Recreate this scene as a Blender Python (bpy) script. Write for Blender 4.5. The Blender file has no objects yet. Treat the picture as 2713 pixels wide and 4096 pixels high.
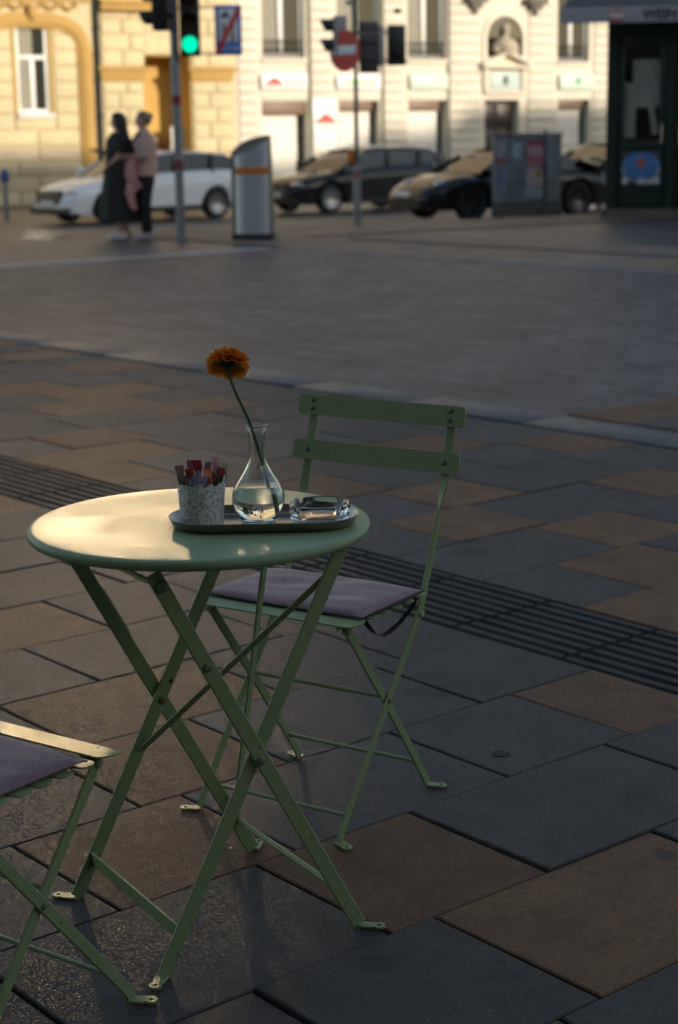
import bpy, bmesh, math, random
from mathutils import Vector, Matrix
random.seed(7)
PI = math.pi
rad = math.radians
sc = bpy.context.scene
C = sc.collection

# ------------------------------------------------------------------ camera, sky, sun, exposure
cam = bpy.data.cameras.new('camera'); cam_o = bpy.data.objects.new('camera', cam); C.objects.link(cam_o)
PITCH, ROLL, CAM_H = 0.215387, -0.0150215, 1.40429
_f = Vector((0, math.cos(PITCH), -math.sin(PITCH))); _u = Vector((0, math.sin(PITCH), math.cos(PITCH))); _r = Vector((1, 0, 0))
_R = math.cos(ROLL)*_r + math.sin(ROLL)*_u; _U = -math.sin(ROLL)*_r + math.cos(ROLL)*_u
cam_o.matrix_world = Matrix(((_R.x, _U.x, -_f.x, 0), (_R.y, _U.y, -_f.y, 0), (_R.z, _U.z, -_f.z, CAM_H), (0, 0, 0, 1)))
cam.sensor_fit = 'VERTICAL'; cam.sensor_height = 36.0; cam.lens = 61.12
cam.clip_start = 0.05; cam.clip_end = 2000
cam.dof.use_dof = True; cam.dof.focus_distance = 3.12; cam.dof.aperture_fstop = 5.0
sc.camera = cam_o

SUN_AZ, SUN_EL = 128.0, 11.5          # azimuth clockwise from +Y
w = bpy.data.worlds.new('World'); sc.world = w; w.use_nodes = True
sky = w.node_tree.nodes.new('ShaderNodeTexSky'); sky.sky_type = 'NISHITA'; sky.sun_disc = False
sky.dust_density = 0.8; sky.ozone_density = 0.3; sky.sun_elevation = rad(SUN_EL); sky.sun_rotation = rad(SUN_AZ)
bgn = w.node_tree.nodes['Background']; bgn.inputs[1].default_value = 0.15
w.node_tree.links.new(sky.outputs[0], bgn.inputs[0])
sun = bpy.data.lights.new('sun', 'SUN'); sun.energy = 3.1; sun.angle = rad(0.55); sun.color = (1.0, 0.865, 0.69)
sun_o = bpy.data.objects.new('sun', sun); C.objects.link(sun_o)
sd = Vector((math.sin(rad(SUN_AZ))*math.cos(rad(SUN_EL)), math.cos(rad(SUN_AZ))*math.cos(rad(SUN_EL)), math.sin(rad(SUN_EL))))
sun_o.rotation_euler = (-sd).to_track_quat('-Z', 'Y').to_euler()
sun_o.location = sd*120
sc.view_settings.view_transform = 'Standard'; sc.view_settings.look = 'None'
sc.view_settings.exposure = 0.48; sc.view_settings.gamma = 1.0
sc.render.engine = 'CYCLES'
cy = sc.cycles
cy.use_denoising = True
cy.use_guiding = True; cy.use_surface_guiding = True; cy.guiding_training_samples = 128
cy.max_bounces = 10; cy.transmission_bounces = 10; cy.glossy_bounces = 5; cy.diffuse_bounces = 4; cy.transparent_max_bounces = 12
cy.sample_clamp_indirect = 120.0; cy.sample_clamp_direct = 0.0
cy.caustics_reflective = True; cy.caustics_refractive = True; cy.blur_glossy = 0.3

# ------------------------------------------------------------------ mesh helpers
class MB:
    def __init__(s): s.v = []; s.f = []; s.mi = []; s.cur = 0
    def add(s, vs, fs):
        b = len(s.v); s.v += [tuple(p) for p in vs]
        for f in fs: s.f.append([b+i for i in f]); s.mi.append(s.cur)
    def box(s, lo, hi, M=None, skip=()):
        x0, y0, z0 = lo; x1, y1, z1 = hi
        vs = [(x0,y0,z0),(x1,y0,z0),(x1,y1,z0),(x0,y1,z0),(x0,y0,z1),(x1,y0,z1),(x1,y1,z1),(x0,y1,z1)]
        if M is not None: vs = [M @ Vector(p) for p in vs]
        fs = {'-z':(0,3,2,1),'+z':(4,5,6,7),'-y':(0,1,5,4),'+x':(1,2,6,5),'+y':(2,3,7,6),'-x':(3,0,4,7)}
        s.add(vs, [f for k, f in fs.items() if k not in skip])
    def cbox(s, lo, hi, c=0.01, M=None):
        # box with chamfered edges
        bm = bmesh.new()
        bmesh.ops.create_cube(bm, size=1.0)
        for v in bm.verts: v.co = Vector(((lo[i]+hi[i])/2 + v.co[i]*(hi[i]-lo[i]) for i in range(3)))
        bmesh.ops.bevel(bm, geom=bm.edges[:], offset=c, segments=2, profile=0.5, affect='EDGES')
        s.bm(bm, M)
    def bm(s, bm, M=None):
        bm.verts.index_update()
        vs = [(M @ v.co if M is not None else v.co.copy()) for v in bm.verts]
        s.add(vs, [[v.index for v in f.verts] for f in bm.faces]); bm.free()
    def ribbon(s, pts, wd, w, t):
        # flat bar swept along pts; wd = width direction(s)
        pts = [Vector(p) for p in pts]; n = len(pts)
        if not isinstance(wd, list): wd = [wd]*n
        ws = w if isinstance(w, list) else [w]*n
        rings = []
        for i, p in enumerate(pts):
            d = (pts[min(i+1, n-1)]-pts[max(i-1, 0)]).normalized()
            a = Vector(wd[i]); a = (a-d*a.dot(d)).normalized(); b = d.cross(a)
            c = min(t*0.3, 0.0015)
            hw, ht = ws[i]/2, t/2
            q = [(-hw, -ht+c), (-hw+c, -ht), (hw-c, -ht), (hw, -ht+c), (hw, ht-c), (hw-c, ht), (-hw+c, ht), (-hw, ht-c)]
            rings.append([p+a*x+b*y for x, y in q])
        s.loft(rings, True, True)
    def loft(s, rings, c0=True, c1=True, closed=True):
        m = len(rings[0]); vs = [p for r in rings for p in r]; fs = []
        for i in range(len(rings)-1):
            for j in range(m if closed else m-1):
                k = (j+1) % m
                fs.append((i*m+j, i*m+k, (i+1)*m+k, (i+1)*m+j))
        if c0: fs.append(tuple(range(m-1, -1, -1)))
        if c1: fs.append(tuple((len(rings)-1)*m+j for j in range(m)))
        s.add(vs, fs)
    def tube(s, pts, r, n=10, caps=True):
        pts = [Vector(p) for p in pts]; m = len(pts)
        rs = r if isinstance(r, (list, tuple)) else [r]*m
        d0 = (pts[1]-pts[0]).normalized()
        a = d0.orthogonal().normalized(); rings = []
        for i, p in enumerate(pts):
            d = (pts[min(i+1, m-1)]-pts[max(i-1, 0)]).normalized()
            a = (a-d*a.dot(d)).normalized(); b = d.cross(a)
            rings.append([p+(a*math.cos(2*PI*k/n)+b*math.sin(2*PI*k/n))*rs[i] for k in range(n)])
        s.loft(rings, caps, caps)
    def lathe(s, prof, n=32, c=(0,0,0), close=False, M=None):
        rings = []
        for r, z in prof:
            ring = [Vector((c[0]+max(r,1e-5)*math.cos(2*PI*k/n), c[1]+max(r,1e-5)*math.sin(2*PI*k/n), c[2]+z)) for k in range(n)]
            if M is not None: ring = [M @ p for p in ring]
            rings.append(ring)
        if close: rings.append(rings[0])
        s.loft(rings, not close, not close)
    def prism(s, poly, fn, d0, d1):
        n = len(poly); vs = [fn(x, y, d0) for x, y in poly]+[fn(x, y, d1) for x, y in poly]
        s.add(vs, [tuple(range(n-1, -1, -1)), tuple(range(n, 2*n))]+[(i, (i+1) % n, n+(i+1) % n, n+i) for i in range(n)])
    def ell(s, c, r, n=16, m=10, M=None):
        rings = []
        for i in range(m+1):
            th = PI*i/m; z = -math.cos(th); q = max(math.sin(th), 1e-4)
            ring = [Vector((c[0]+r[0]*q*math.cos(2*PI*k/n), c[1]+r[1]*q*math.sin(2*PI*k/n), c[2]+r[2]*z)) for k in range(n)]
            if M is not None: ring = [M @ p for p in ring]
            rings.append(ring)
        s.loft(rings, True, True)
    def build(s, name, mats, parent=None, smooth=True, angle=32, recalc=True):
        me = bpy.data.meshes.new(name); me.from_pydata(s.v, [], s.f); me.validate(clean_customdata=False)
        if not isinstance(mats, (list, tuple)): mats = [mats]
        for m in mats: me.materials.append(m)
        if len(mats) > 1 and len(me.polygons) == len(s.mi): me.polygons.foreach_set('material_index', s.mi)
        if recalc:
            bm = bmesh.new(); bm.from_mesh(me); bmesh.ops.recalc_face_normals(bm, faces=bm.faces[:]); bm.to_mesh(me); bm.free()
        if smooth:
            me.polygons.foreach_set('use_smooth', [True]*len(me.polygons)); me.set_sharp_from_angle(angle=rad(angle))
        o = bpy.data.objects.new(name, me); C.objects.link(o)
        if parent: o.parent = parent
        return o

def tag(o, label=None, cat=None, group=None, kind=None):
    if label: o['label'] = label
    if cat: o['category'] = cat
    if group: o['group'] = group
    if kind: o['kind'] = kind
    return o
def empty(name, label, cat, loc=(0,0,0), rz=0.0, group=None):
    o = bpy.data.objects.new(name, None); C.objects.link(o); o.empty_display_size = 0.1
    o.location = loc; o.rotation_euler = (0, 0, rz)
    return tag(o, label, cat, group)
def place(o, loc, rz=0.0): o.location = loc; o.rotation_euler = (0, 0, rz); return o
def copy_tree(o, parent=None):
    c = o.copy(); C.objects.link(c)
    if parent: c.parent = parent
    for ch in list(o.children): copy_tree(ch, c)
    return c
def text_mb(mb, body, size, M, depth=0.004, bold=False):
    cu = bpy.data.curves.new('lettering', 'FONT'); cu.body = body; cu.size = size; cu.extrude = depth/2; cu.align_x = 'CENTER'; cu.align_y = 'CENTER'
    if bold: cu.offset = size*0.045
    cu.resolution_u = 3
    o = bpy.data.objects.new('lettering', cu); C.objects.link(o)
    dg = bpy.context.evaluated_depsgraph_get(); me = bpy.data.meshes.new_from_object(o.evaluated_get(dg))
    mb.add([M @ v.co for v in me.vertices], [list(p.vertices) for p in me.polygons])
    bpy.data.objects.remove(o); bpy.data.curves.remove(cu); bpy.data.meshes.remove(me)

# ------------------------------------------------------------------ material helpers
class N:
    def __init__(s, name):
        s.m = bpy.data.materials.new(name); s.m.use_nodes = True; s.t = s.m.node_tree; s.b = s.t.nodes['Principled BSDF']
    def n(s, typ, **kw):
        x = s.t.nodes.new(typ)
        for k, v in kw.items(): setattr(x, k, v)
        return x
    def l(s, a, b): s.t.links.new(a, b)
    def set(s, **kw):
        for k, v in kw.items():
            s.b.inputs[k.replace('_', ' ')].default_value = (*v, 1) if isinstance(v, tuple) and len(v) == 3 else v
        return s
    def coord(s, which='Object'): return s.n('ShaderNodeTexCoord').outputs[which]
    def noise(s, scale, detail=4, rough=0.6, vec=None):
        x = s.n('ShaderNodeTexNoise'); x.inputs['Scale'].default_value = scale; x.inputs['Detail'].default_value = detail; x.inputs['Roughness'].default_value = rough
        s.l(vec or s.coord(), x.inputs['Vector']); return x.outputs['Fac']
    def ramp(s, fac, stops):
        r = s.n('ShaderNodeValToRGB'); e = r.color_ramp.elements
        while len(e) < len(stops): e.new(0.5)
        for el, (p, c) in zip(e, stops): el.position = p; el.color = (*c, 1) if len(c) == 3 else c
        s.l(fac, r.inputs[0]); return r.outputs[0]
    def mix(s, fac, a, b, typ='MIX'):
        x = s.n('ShaderNodeMix', data_type='RGBA', blend_type=typ)
        for sock, val in ((x.inputs[0], fac), (x.inputs[6], a), (x.inputs[7], b)):
            if hasattr(val, 'links'): s.l(val, sock)
            else: sock.default_value = val if not isinstance(val, tuple) else (*val, 1)
        return x.outputs[2]
    def math(s, op, a, b=None, c=None):
        x = s.n('ShaderNodeMath', operation=op)
        for i, v in enumerate((a, b, c)):
            if v is None: continue
            if hasattr(v, 'links'): s.l(v, x.inputs[i])
            else: x.inputs[i].default_value = v
        return x.outputs[0]
    def bump(s, h, strength=0.3, dist=0.002):
        x = s.n('ShaderNodeBump'); x.inputs['Strength'].default_value = strength; x.inputs['Distance'].default_value = dist
        s.l(h, x.inputs['Height']); s.l(x.outputs[0], s.b.inputs['Normal'])

def simple(name, col, rough=0.5, metal=0.0, var=0.12, scale=12.0, bump=0.0, bscale=200.0, **kw):
    k = N(name)
    f = k.noise(scale, 5)
    d = tuple(c*(1-var) for c in col); e = tuple(min(1, c*(1+var)) for c in col)
    k.l(k.ramp(f, [(0.3, d), (0.7, e)]), k.b.inputs['Base Color'])
    k.l(k.ramp(k.noise(scale*2.3, 3), [(0.2, (rough*0.85,)*3), (0.8, (min(1, rough*1.15),)*3)]), k.b.inputs['Roughness'])
    k.set(Metallic=metal, **kw)
    if bump: k.bump(k.noise(bscale, 3), bump, 0.001)
    return k.m
def glass(name, tint=(1, 1, 1), ior=1.46, rough=0.0):
    k = N(name); k.set(Base_Color=tint, Roughness=rough, IOR=ior); k.b.inputs['Transmission Weight'].default_value = 1.0
    return k.m

def green_paint():
    k = N('sage green lacquer')
    k.l(k.ramp(k.noise(6, 5), [(0.3, (0.225, 0.300, 0.130)), (0.7, (0.258, 0.332, 0.152))]), k.b.inputs['Base Color'])
    k.l(k.ramp(k.noise(30, 4), [(0.25, (0.44,)*3), (0.75, (0.56,)*3)]), k.b.inputs['Roughness'])
    k.l(k.mix(k.ramp(k.noise(75, 5, 0.7), [(0.64, (0,)*3), (0.67, (0.8,)*3)]), k.b.inputs['Base Color'].links[0].from_socket, (0.05, 0.045, 0.03)), k.b.inputs['Base Color'])
    k.set(IOR=1.55)
    k.bump(k.noise(900, 2), 0.12, 0.0004)
    return k.m
M_green = green_paint()
def table_paint():
    k = N('pale sage table lacquer')
    k.l(k.ramp(k.noise(5, 5), [(0.3, (0.235, 0.335, 0.175)), (0.7, (0.265, 0.365, 0.195))]), k.b.inputs['Base Color'])
    k.l(k.mix(k.ramp(k.noise(48, 5, 0.7), [(0.69, (0,)*3), (0.71, (0.7,)*3)]), k.b.inputs['Base Color'].links[0].from_socket, (0.09, 0.05, 0.03)), k.b.inputs['Base Color'])
    smear = k.ramp(k.noise(7, 4, 0.55), [(0.35, (0.45,)*3), (0.62, (0.53,)*3)])
    k.l(smear, k.b.inputs['Roughness']); k.set(IOR=1.55)
    k.bump(k.noise(1100, 2), 0.10, 0.0004)
    return k.m
M_table = table_paint()
M_rivet = simple('green rivet', (0.11, 0.165, 0.09), 0.4)
M_rust = simple('rusty bolt', (0.16, 0.09, 0.05), 0.6)

def paver(name, c0, c1, brown):
    k = N(name); co = k.coord()
    base = k.ramp(k.noise(5.0, 7, 0.75), [(0.28, tuple(c*0.75 for c in c0)), (0.5, tuple((a+b)/2 for a, b in zip(c0, c1))), (0.72, tuple(c*1.12 for c in c1))])
    grain = k.noise(230, 4, 0.75)
    base = k.mix(0.75, base, k.ramp(grain, [(0.30, (0.30,)*3), (0.5, (0.95,)*3), (0.70, (1.75,)*3)]), 'MULTIPLY')
    vor = k.n('ShaderNodeTexVoronoi'); vor.inputs['Scale'].default_value = 110.0; k.l(co, vor.inputs['Vector'])
    sep = k.n('ShaderNodeSeparateColor'); k.l(vor.outputs['Color'], sep.inputs[0])
    sp = k.math('MULTIPLY', k.math('LESS_THAN', vor.outputs['Distance'], 0.17), k.math('GREATER_THAN', sep.outputs[0], 0.955))
    base = k.mix(k.math('MULTIPLY', sp, 0.55), base, (0.42, 0.40, 0.37))
    # dirt blotches and per-paver tone
    blot = k.ramp(k.noise(9.0, 4, 0.6), [(0.30, (0.55,)*3), (0.46, (1.0,)*3)])
    base = k.mix(0.55, base, blot, 'MULTIPLY')
    at = k.n('ShaderNodeAttribute', attribute_name='tone')
    base = k.mix(1.0, base, at.outputs['Color'], 'MULTIPLY')
    gum = k.n('ShaderNodeTexVoronoi'); gum.inputs['Scale'].default_value = 5.5; k.l(co, gum.inputs['Vector'])
    gs = k.n('ShaderNodeSeparateColor'); k.l(gum.outputs['Color'], gs.inputs[0])
    gd = k.math('ADD', gum.outputs['Distance'], k.math('MULTIPLY', k.noise(45, 3), 0.10))
    gm = k.math('MULTIPLY', k.math('LESS_THAN', gd, 0.115), k.math('GREATER_THAN', gs.outputs[1], 0.62))
    base = k.mix(k.math('MULTIPLY', gm, 0.55), base, k.mix(k.math('GREATER_THAN', gs.outputs[2], 0.75), (0.022, 0.021, 0.022), (0.13, 0.125, 0.115)))
    scuff = k.ramp(k.noise(16, 6, 0.8), [(0.60, (1.0,)*3), (0.75, (1.45,)*3)])
    base = k.mix(0.8, base, scuff, 'MULTIPLY')
    # old spilled stains: round marks with wobbly edges
    wob = k.n('ShaderNodeTexNoise'); wob.inputs['Scale'].default_value = 14.0; k.l(co, wob.inputs['Vector'])
    wv = k.n('ShaderNodeVectorMath', operation='SCALE'); wv.inputs['Scale'].default_value = 0.07
    sub = k.n('ShaderNodeVectorMath', operation='SUBTRACT'); k.l(wob.outputs['Color'], sub.inputs[0]); sub.inputs[1].default_value = (0.5, 0.5, 0.5)
    k.l(sub.outputs[0], wv.inputs[0])
    ad = k.n('ShaderNodeVectorMath', operation='ADD'); k.l(co, ad.inputs[0]); k.l(wv.outputs[0], ad.inputs[1])
    for (sa, sb, sr) in STAINS:
        dn = k.n('ShaderNodeVectorMath', operation='DISTANCE'); k.l(ad.outputs[0], dn.inputs[0]); dn.inputs[1].default_value = (sa, sb, 0)
        fc = k.n('ShaderNodeMapRange'); k.l(dn.outputs['Value'], fc.inputs[0]); fc.inputs[1].default_value = sr*0.6; fc.inputs[2].default_value = sr*1.15; fc.inputs[3].default_value = 0.6; fc.inputs[4].default_value = 0.0
        base = k.mix(fc.outputs[0], base, (0.02, 0.02, 0.022))
    k.l(base, k.b.inputs['Base Color'])
    k.l(k.ramp(k.noise(210, 3), [(0.3, (0.55,)*3), (0.7, (0.85,)*3)]), k.b.inputs['Roughness'])
    k.b.inputs['Specular IOR Level'].default_value = 0.33
    gv = k.n('ShaderNodeTexVoronoi'); gv.inputs['Scale'].default_value = 260.0; gv.inputs['Randomness'].default_value = 1.0; k.l(co, gv.inputs['Vector'])
    gs2 = k.n('ShaderNodeSeparateColor'); k.l(gv.outputs['Color'], gs2.inputs[0])
    k.bump(k.math('MULTIPLY', gs2.outputs[0], k.math('SUBTRACT', 1.0, gv.outputs['Distance'])), 0.10, 0.0010)
    return k.m
STAINS = [(-4.142, 4.024, 0.085), (-4.254, 4.137, 0.05), (-5.063, 5.255, 0.09), (-3.118, 2.891, 0.06), (-3.226, 2.988, 0.05), (-2.094, 1.802, 0.045), (-2.069, 2.548, 0.03), (-3.5, 2.1, 0.05), (-1.5, 2.3, 0.07), (-5.6, 4.6, 0.06)]
M_grey = paver('charcoal concrete paver', (0.056, 0.050, 0.050), (0.082, 0.072, 0.071), False)
M_brown = paver('brown concrete paver', (0.135, 0.069, 0.035), (0.19, 0.098, 0.050), True)
M_joint = simple('dark joint sand', (0.016, 0.016, 0.017), 0.95)
M_tact = paver('dark tactile paver', (0.026, 0.027, 0.033), (0.038, 0.039, 0.046), False)

# ------------------------------------------------------------------ ground
def prof(q):
    pts = [(-400, 0), (23.5, 0), (26, -0.20), (28, -0.31), (35, -0.45), (60, -0.5), (900, -0.5)]
    for (a, za), (b, zb) in zip(pts, pts[1:]):
        if q <= b: return za+(zb-za)*(q-a)/(b-a)
    return -0.5
def gz(x, y): return prof(0.862*y-0.507*x)
G = rad(-50.2874)
E1 = Vector((math.cos(G), math.sin(G), 0)); E2 = Vector((-math.sin(G), math.cos(G), 0))
def ab(a, b, z=0): return E1*a+E2*b+Vector((0, 0, z))

def asphalt():
    k = N('worn asphalt')
    base = k.ramp(k.noise(1.2, 6), [(0.3, (0.062, 0.060, 0.066)), (0.7, (0.095, 0.090, 0.093))])
    base = k.mix(0.6, base, k.ramp(k.noise(60, 3), [(0.35, (0.7,)*3), (0.65, (1.25,)*3)]), 'MULTIPLY')
    k.l(base, k.b.inputs['Base Color']); k.set(Roughness=0.5); k.b.inputs['Specular IOR Level'].default_value = 0.5
    k.bump(k.noise(90, 3), 0.4, 0.004)
    return k.m
mb = MB()
qs = [-900, -60, -20, 0, 5, 10, 15, 20, 23.5, 24.7, 26, 27, 28, 31, 35, 45, 60, 120, 900]; ts = [-900, -200, -60, -30, -15, 0, 15, 30, 60, 200, 900]
Uq = Vector((0.862, 0.507, 0)); Nq = Vector((-0.507, 0.862, 0))
vs = [Uq*t+Nq*q+Vector((0, 0, prof(q)-0.026)) for q in qs for t in ts]
m_ = len(ts)
mb.add(vs, [(i*m_+j, i*m_+j+1, (i+1)*m_+j+1, (i+1)*m_+j) for i in range(len(qs)-1) for j in range(m_-1)])
tag(mb.build('ground', asphalt(), smooth=False), kind='structure')

BROWN_NEAR = [(2,2.3),(1,2.1),(0,1.8),(0,3.2),(-1,2.1),(-2,2.3),(-4,2.3),(-5,2.1),(3,1.6),(-7,2.3),(-8,3.1),(-10,1.8),(4,2.8),(5,1.7),(3,3.1),(-3,1.2),(6,2.4),(-6,1.4)]
BROWN_FAR = [(0,4.3),(-1,3.95),(-2,3.95),(1,4.65),(2,4.35),(3,4.65),(4,5.85),(6,4.0),(7,3.95),(8,4.3),(9,4.9),(10,4.65),(11,5.4),(12,5.05),(13,5.85),(15,5.85),(5,5.2),(4,4.35),(2,5.5),(-3,4.9),(-4,5.6),(17,5.85),(14,4.3),(16,4.9),(19,5.3),(-1,5.4)]
mb = MB(); tones = []
def tile(a0, a1, b0, b1, brown, ga=0.0015, gb=0.0042):
    a0 += ga; a1 -= ga; b0 += gb; b1 -= gb
    if a1-a0 < 0.01 or b1-b0 < 0.01: return
    z = random.uniform(-0.0035, 0.0); c = 0.0028
    tx, ty = random.uniform(-0.002, 0.002), random.uniform(-0.003, 0.003)
    def zz(a, b): return z+tx*(a-(a0+a1)/2)/0.4+ty*(b-(b0+b1)/2)/0.6
    R = [(a0,b0),(a1,b0),(a1,b1),(a0,b1)]; T = [(a0+c,b0+c),(a1-c,b0+c),(a1-c,b1-c),(a0+c,b1-c)]
    mb.cur = 1 if brown else 0
    mb.add([(a,b,-0.024) for a,b in R]+[(a,b,zz(a,b)-0.0025) for a,b in R]+[(a,b,zz(a,b)) for a,b in T],
           [(0,1,5,4),(1,2,6,5),(2,3,7,6),(3,0,4,7),(4,5,9,8),(5,6,10,9),(6,7,11,10),(7,4,8,11),(8,9,10,11)])
    tv = random.uniform(0.82, 1.14); tones.extend([tv]*12)
for r in range(-34, 14):                       # near side of the ribbed strip
    a0 = -2.975+0.405*r; a1 = a0+0.405
    js = []
    for kk in range(-6, 3):
        js += [2.01+1.02*kk, 2.615+1.02*kk] if r % 2 == 0 else [2.313+1.02*kk, 1.907+1.02*kk]
    js = sorted(j for j in js if -4 < j < 3.25)+[3.34]
    for b0, b1 in zip(js, js[1:]):
        br = any(r == q and b0 < bb < b1 for q, bb in BROWN_NEAR) or ((r < -10 or b1 < 1.2) and random.random() < 0.38)
        tile(a0, a1, b0, b1, br)
for k_ in range(-30, 46):                      # between the strip and the kerb
    a1 = -3.42-0.426*k_; a0 = a1-0.426
    js = []
    for kk in range(-3, 4):
        js += [4.10+1.09*kk, 4.54+1.09*kk] if k_ % 2 == 0 else [4.45+1.09*kk, 4.87+1.09*kk]
    js = [3.775]+sorted(j for j in js if 3.86 < j < 5.93)+[6.02]
    for b0, b1 in zip(js, js[1:]):
        br = any(k_ == q and b0 < bb < b1 for q, bb in BROWN_FAR) or ((k_ > 17 or k_ < -4) and random.random() < 0.35)
        tile(a0, a1, b0, b1, br)
o = mb.build('pavement', [M_grey, M_brown], smooth=False)
def set_tone(o, tones):
    at = o.data.color_attributes.new('tone', 'FLOAT_COLOR', 'POINT')
    buf = []
    for t in tones: buf += [t, t, t, 1]
    at.data.foreach_set('color', buf)
set_tone(o, tones); place(o, (0, 0, 0), G); tag(o, kind='structure')
mb = MB(); mb.box((-26, -4.2, -0.0245), (6, 6.5, -0.0195)); o = mb.build('pavement_bed', M_joint, smooth=False); place(o, (0,0,0), G); tag(o, kind='structure')
mb = MB(); tones = []
for i in range(7):
    a0 = -5.9+0.42*i
    for b0, br in ((6.40, i % 3 == 0), (6.82, i % 2 == 0), (7.24, i % 3 == 1)): tile(a0, a0+0.42, b0, b0+0.42, br)
o = mb.build('pavement_inset', [M_grey, M_brown], smooth=False); set_tone(o, tones); place(o, (0, 0, 0.006), G); tag(o, kind='structure')
# ribbed tactile strip
mb = MB(); tones = []
k_ = 0
a = -22.0
while a < 6:
    a1 = a+0.42; tv = random.uniform(0.85, 1.1); n0 = len(mb.v)
    mb.cur = 1; mb.box((a+0.001, 3.345, -0.0235), (a1-0.001, 3.770, -0.0125), skip=('-z',)); mb.cur = 0
    for i in range(8):
        b = 3.351+i*0.0532; wv = 0.033; z = random.uniform(-0.0012, 0.0008)
        mb.add([(a+0.006,b,-0.013),(a1-0.006,b,-0.013),(a1-0.006,b+wv,-0.013),(a+0.006,b+wv,-0.013),(a+0.009,b+0.004,z),(a1-0.009,b+0.004,z),(a1-0.009,b+wv-0.004,z),(a+0.009,b+wv-0.004,z)],
               [(4,5,6,7),(0,1,5,4),(1,2,6,5),(2,3,7,6),(3,0,4,7)])
    tones += [tv]*(len(mb.v)-n0); a = a1
o = mb.build('tactile_paving', [M_tact, M_joint], smooth=False); set_tone(o, tones); place(o, (0,0,0), G); tag(o, kind='structure')
# flush kerb of pale granite
M_kerb = simple('pale granite kerb', (0.074, 0.077, 0.088), 0.55, var=0.3, scale=5, bump=0.4, bscale=150)
mb = MB(); a = -26.0
while a < 8:
    L = random.choice([0.9, 1.0, 1.1]); mb.cbox((a+0.004, 6.065, -0.0235), (a+L-0.004, 6.352, random.uniform(-0.003, 0.001)), 0.006); a += L
o = mb.build('kerb', M_kerb); place(o, (0,0,0), G); tag(o, kind='structure')
# small-stone roadway
def cobble():
    k = N('small grey paving stones'); co = k.coord()
    br = k.n('ShaderNodeTexBrick'); k.l(co, br.inputs['Vector'])
    for nm, v in (('Scale', 1.0), ('Mortar Size', 0.012), ('Mortar Smooth', 0.3), ('Bias', 0.0), ('Brick Width', 0.28), ('Row Height', 0.17)): br.inputs[nm].default_value = v
    br.inputs['Color1'].default_value = (0.036, 0.036, 0.046, 1); br.inputs['Color2'].default_value = (0.112, 0.104, 0.118, 1); br.inputs['Mortar'].default_value = (0.03, 0.03, 0.033, 1)
    base = k.mix(0.8, br.outputs[0], k.ramp(k.noise(1.3, 7, 0.72), [(0.3, (0.5,)*3), (0.7, (1.4,)*3)]), 'MULTIPLY')
    k.l(base, k.b.inputs['Base Color']); k.set(Roughness=0.55); k.b.inputs['Specular IOR Level'].default_value = 0.38
    h = k.math('ADD', k.math('MULTIPLY', br.outputs['Fac'], -1.0), k.math('MULTIPLY', k.noise(14, 4), 1.1))
    k.bump(h, 0.6, 0.008)
    return k.m
M_cob = cobble()
mb = MB(); mb.box((-17.2, 6.356, -0.02), (8, 13.32, -0.003)); o = mb.build('cobbled_road', M_cob, smooth=False); place(o, (0,0,0), G); tag(o, kind='structure')
mb = MB(); a = -17.4
while a < 7: L = random.choice([0.9, 1.0, 1.1]); mb.cbox((a+0.004, 13.33, -0.0235), (a+L-0.004, 13.72, 0.001), 0.006); a += L
o = mb.build('road_edging', simple('pale edging stone', (0.10, 0.098, 0.105), 0.6, var=0.25, scale=4, bump=0.3, bscale=120)); place(o, (0,0,0), G); tag(o, kind='structure')
mb = MB(); b = 5.0
while b < 13.3: L = random.choice([0.9, 1.0, 1.1]); mb.cbox((-17.44, b+0.004, -0.0235), (-17.21, min(b+L, 13.32)-0.004, 0.002), 0.004); b += L
o = mb.build('road_line', simple('worn white line stone', (0.34, 0.34, 0.37), 0.55, var=0.3, scale=3)); place(o, (0,0,0), G); tag(o, kind='structure')
# far side pavement with its drainage slot
def farpave():
    k = N('brown grey far paving'); co = k.coord()
    br = k.n('ShaderNodeTexBrick'); k.l(co, br.inputs['Vector'])
    for nm, v in (('Scale', 1.0), ('Mortar Size', 0.006), ('Brick Width', 0.4), ('Row Height', 0.4), ('Bias', -0.1)): br.inputs[nm].default_value = v
    br.inputs['Color1'].default_value = (0.16, 0.13, 0.115, 1); br.inputs['Color2'].default_value = (0.27, 0.18, 0.125, 1); br.inputs['Mortar'].default_value = (0.05, 0.05, 0.05, 1)
    base = k.mix(0.7, br.outputs[0], k.ramp(k.noise(0.5, 5), [(0.3, (0.7,)*3), (0.7, (1.25,)*3)]), 'MULTIPLY')
    k.l(base, k.b.inputs['Base Color']); k.set(Roughness=0.65); k.b.inputs['Specular IOR Level'].default_value = 0.3
    return k.m
M_farp = farpave()
mb = MB()
mb.box((-21.6, 13.73, -0.02), (9, 15.06, 0.0)); mb.box((-18.2, 15.36, -0.02), (9, 16.4, 0.0))
o = mb.build('far_pavement', M_farp, smooth=False); place(o, (0,0,0), G); tag(o, kind='structure')
mb = MB()                                        # parking apron that follows the slope down to the cars
qq = [21.2, 22.5, 23.5, 24.7, 26, 27, 28, 30]; tt = [11.6, 13, 15, 18, 23, 30]
vs = [Uq*t+Nq*q+Vector((0, 0, prof(q)-0.012)) for q in qq for t in tt]
mb.add(vs, [(i*6+j, i*6+j+1, (i+1)*6+j+1, (i+1)*6+j) for i in range(len(qq)-1) for j in range(5)])
tag(mb.build('parking_apron', M_farp, smooth=False), kind='structure')
mb = MB(); mb.box((-18.3, 15.065, -0.05), (9, 15.355, -0.016)); o = mb.build('drain_channel', simple('dark drain iron', (0.03, 0.036, 0.038), 0.8), smooth=False); place(o, (0,0,0), G); tag(o, kind='structure')

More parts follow.
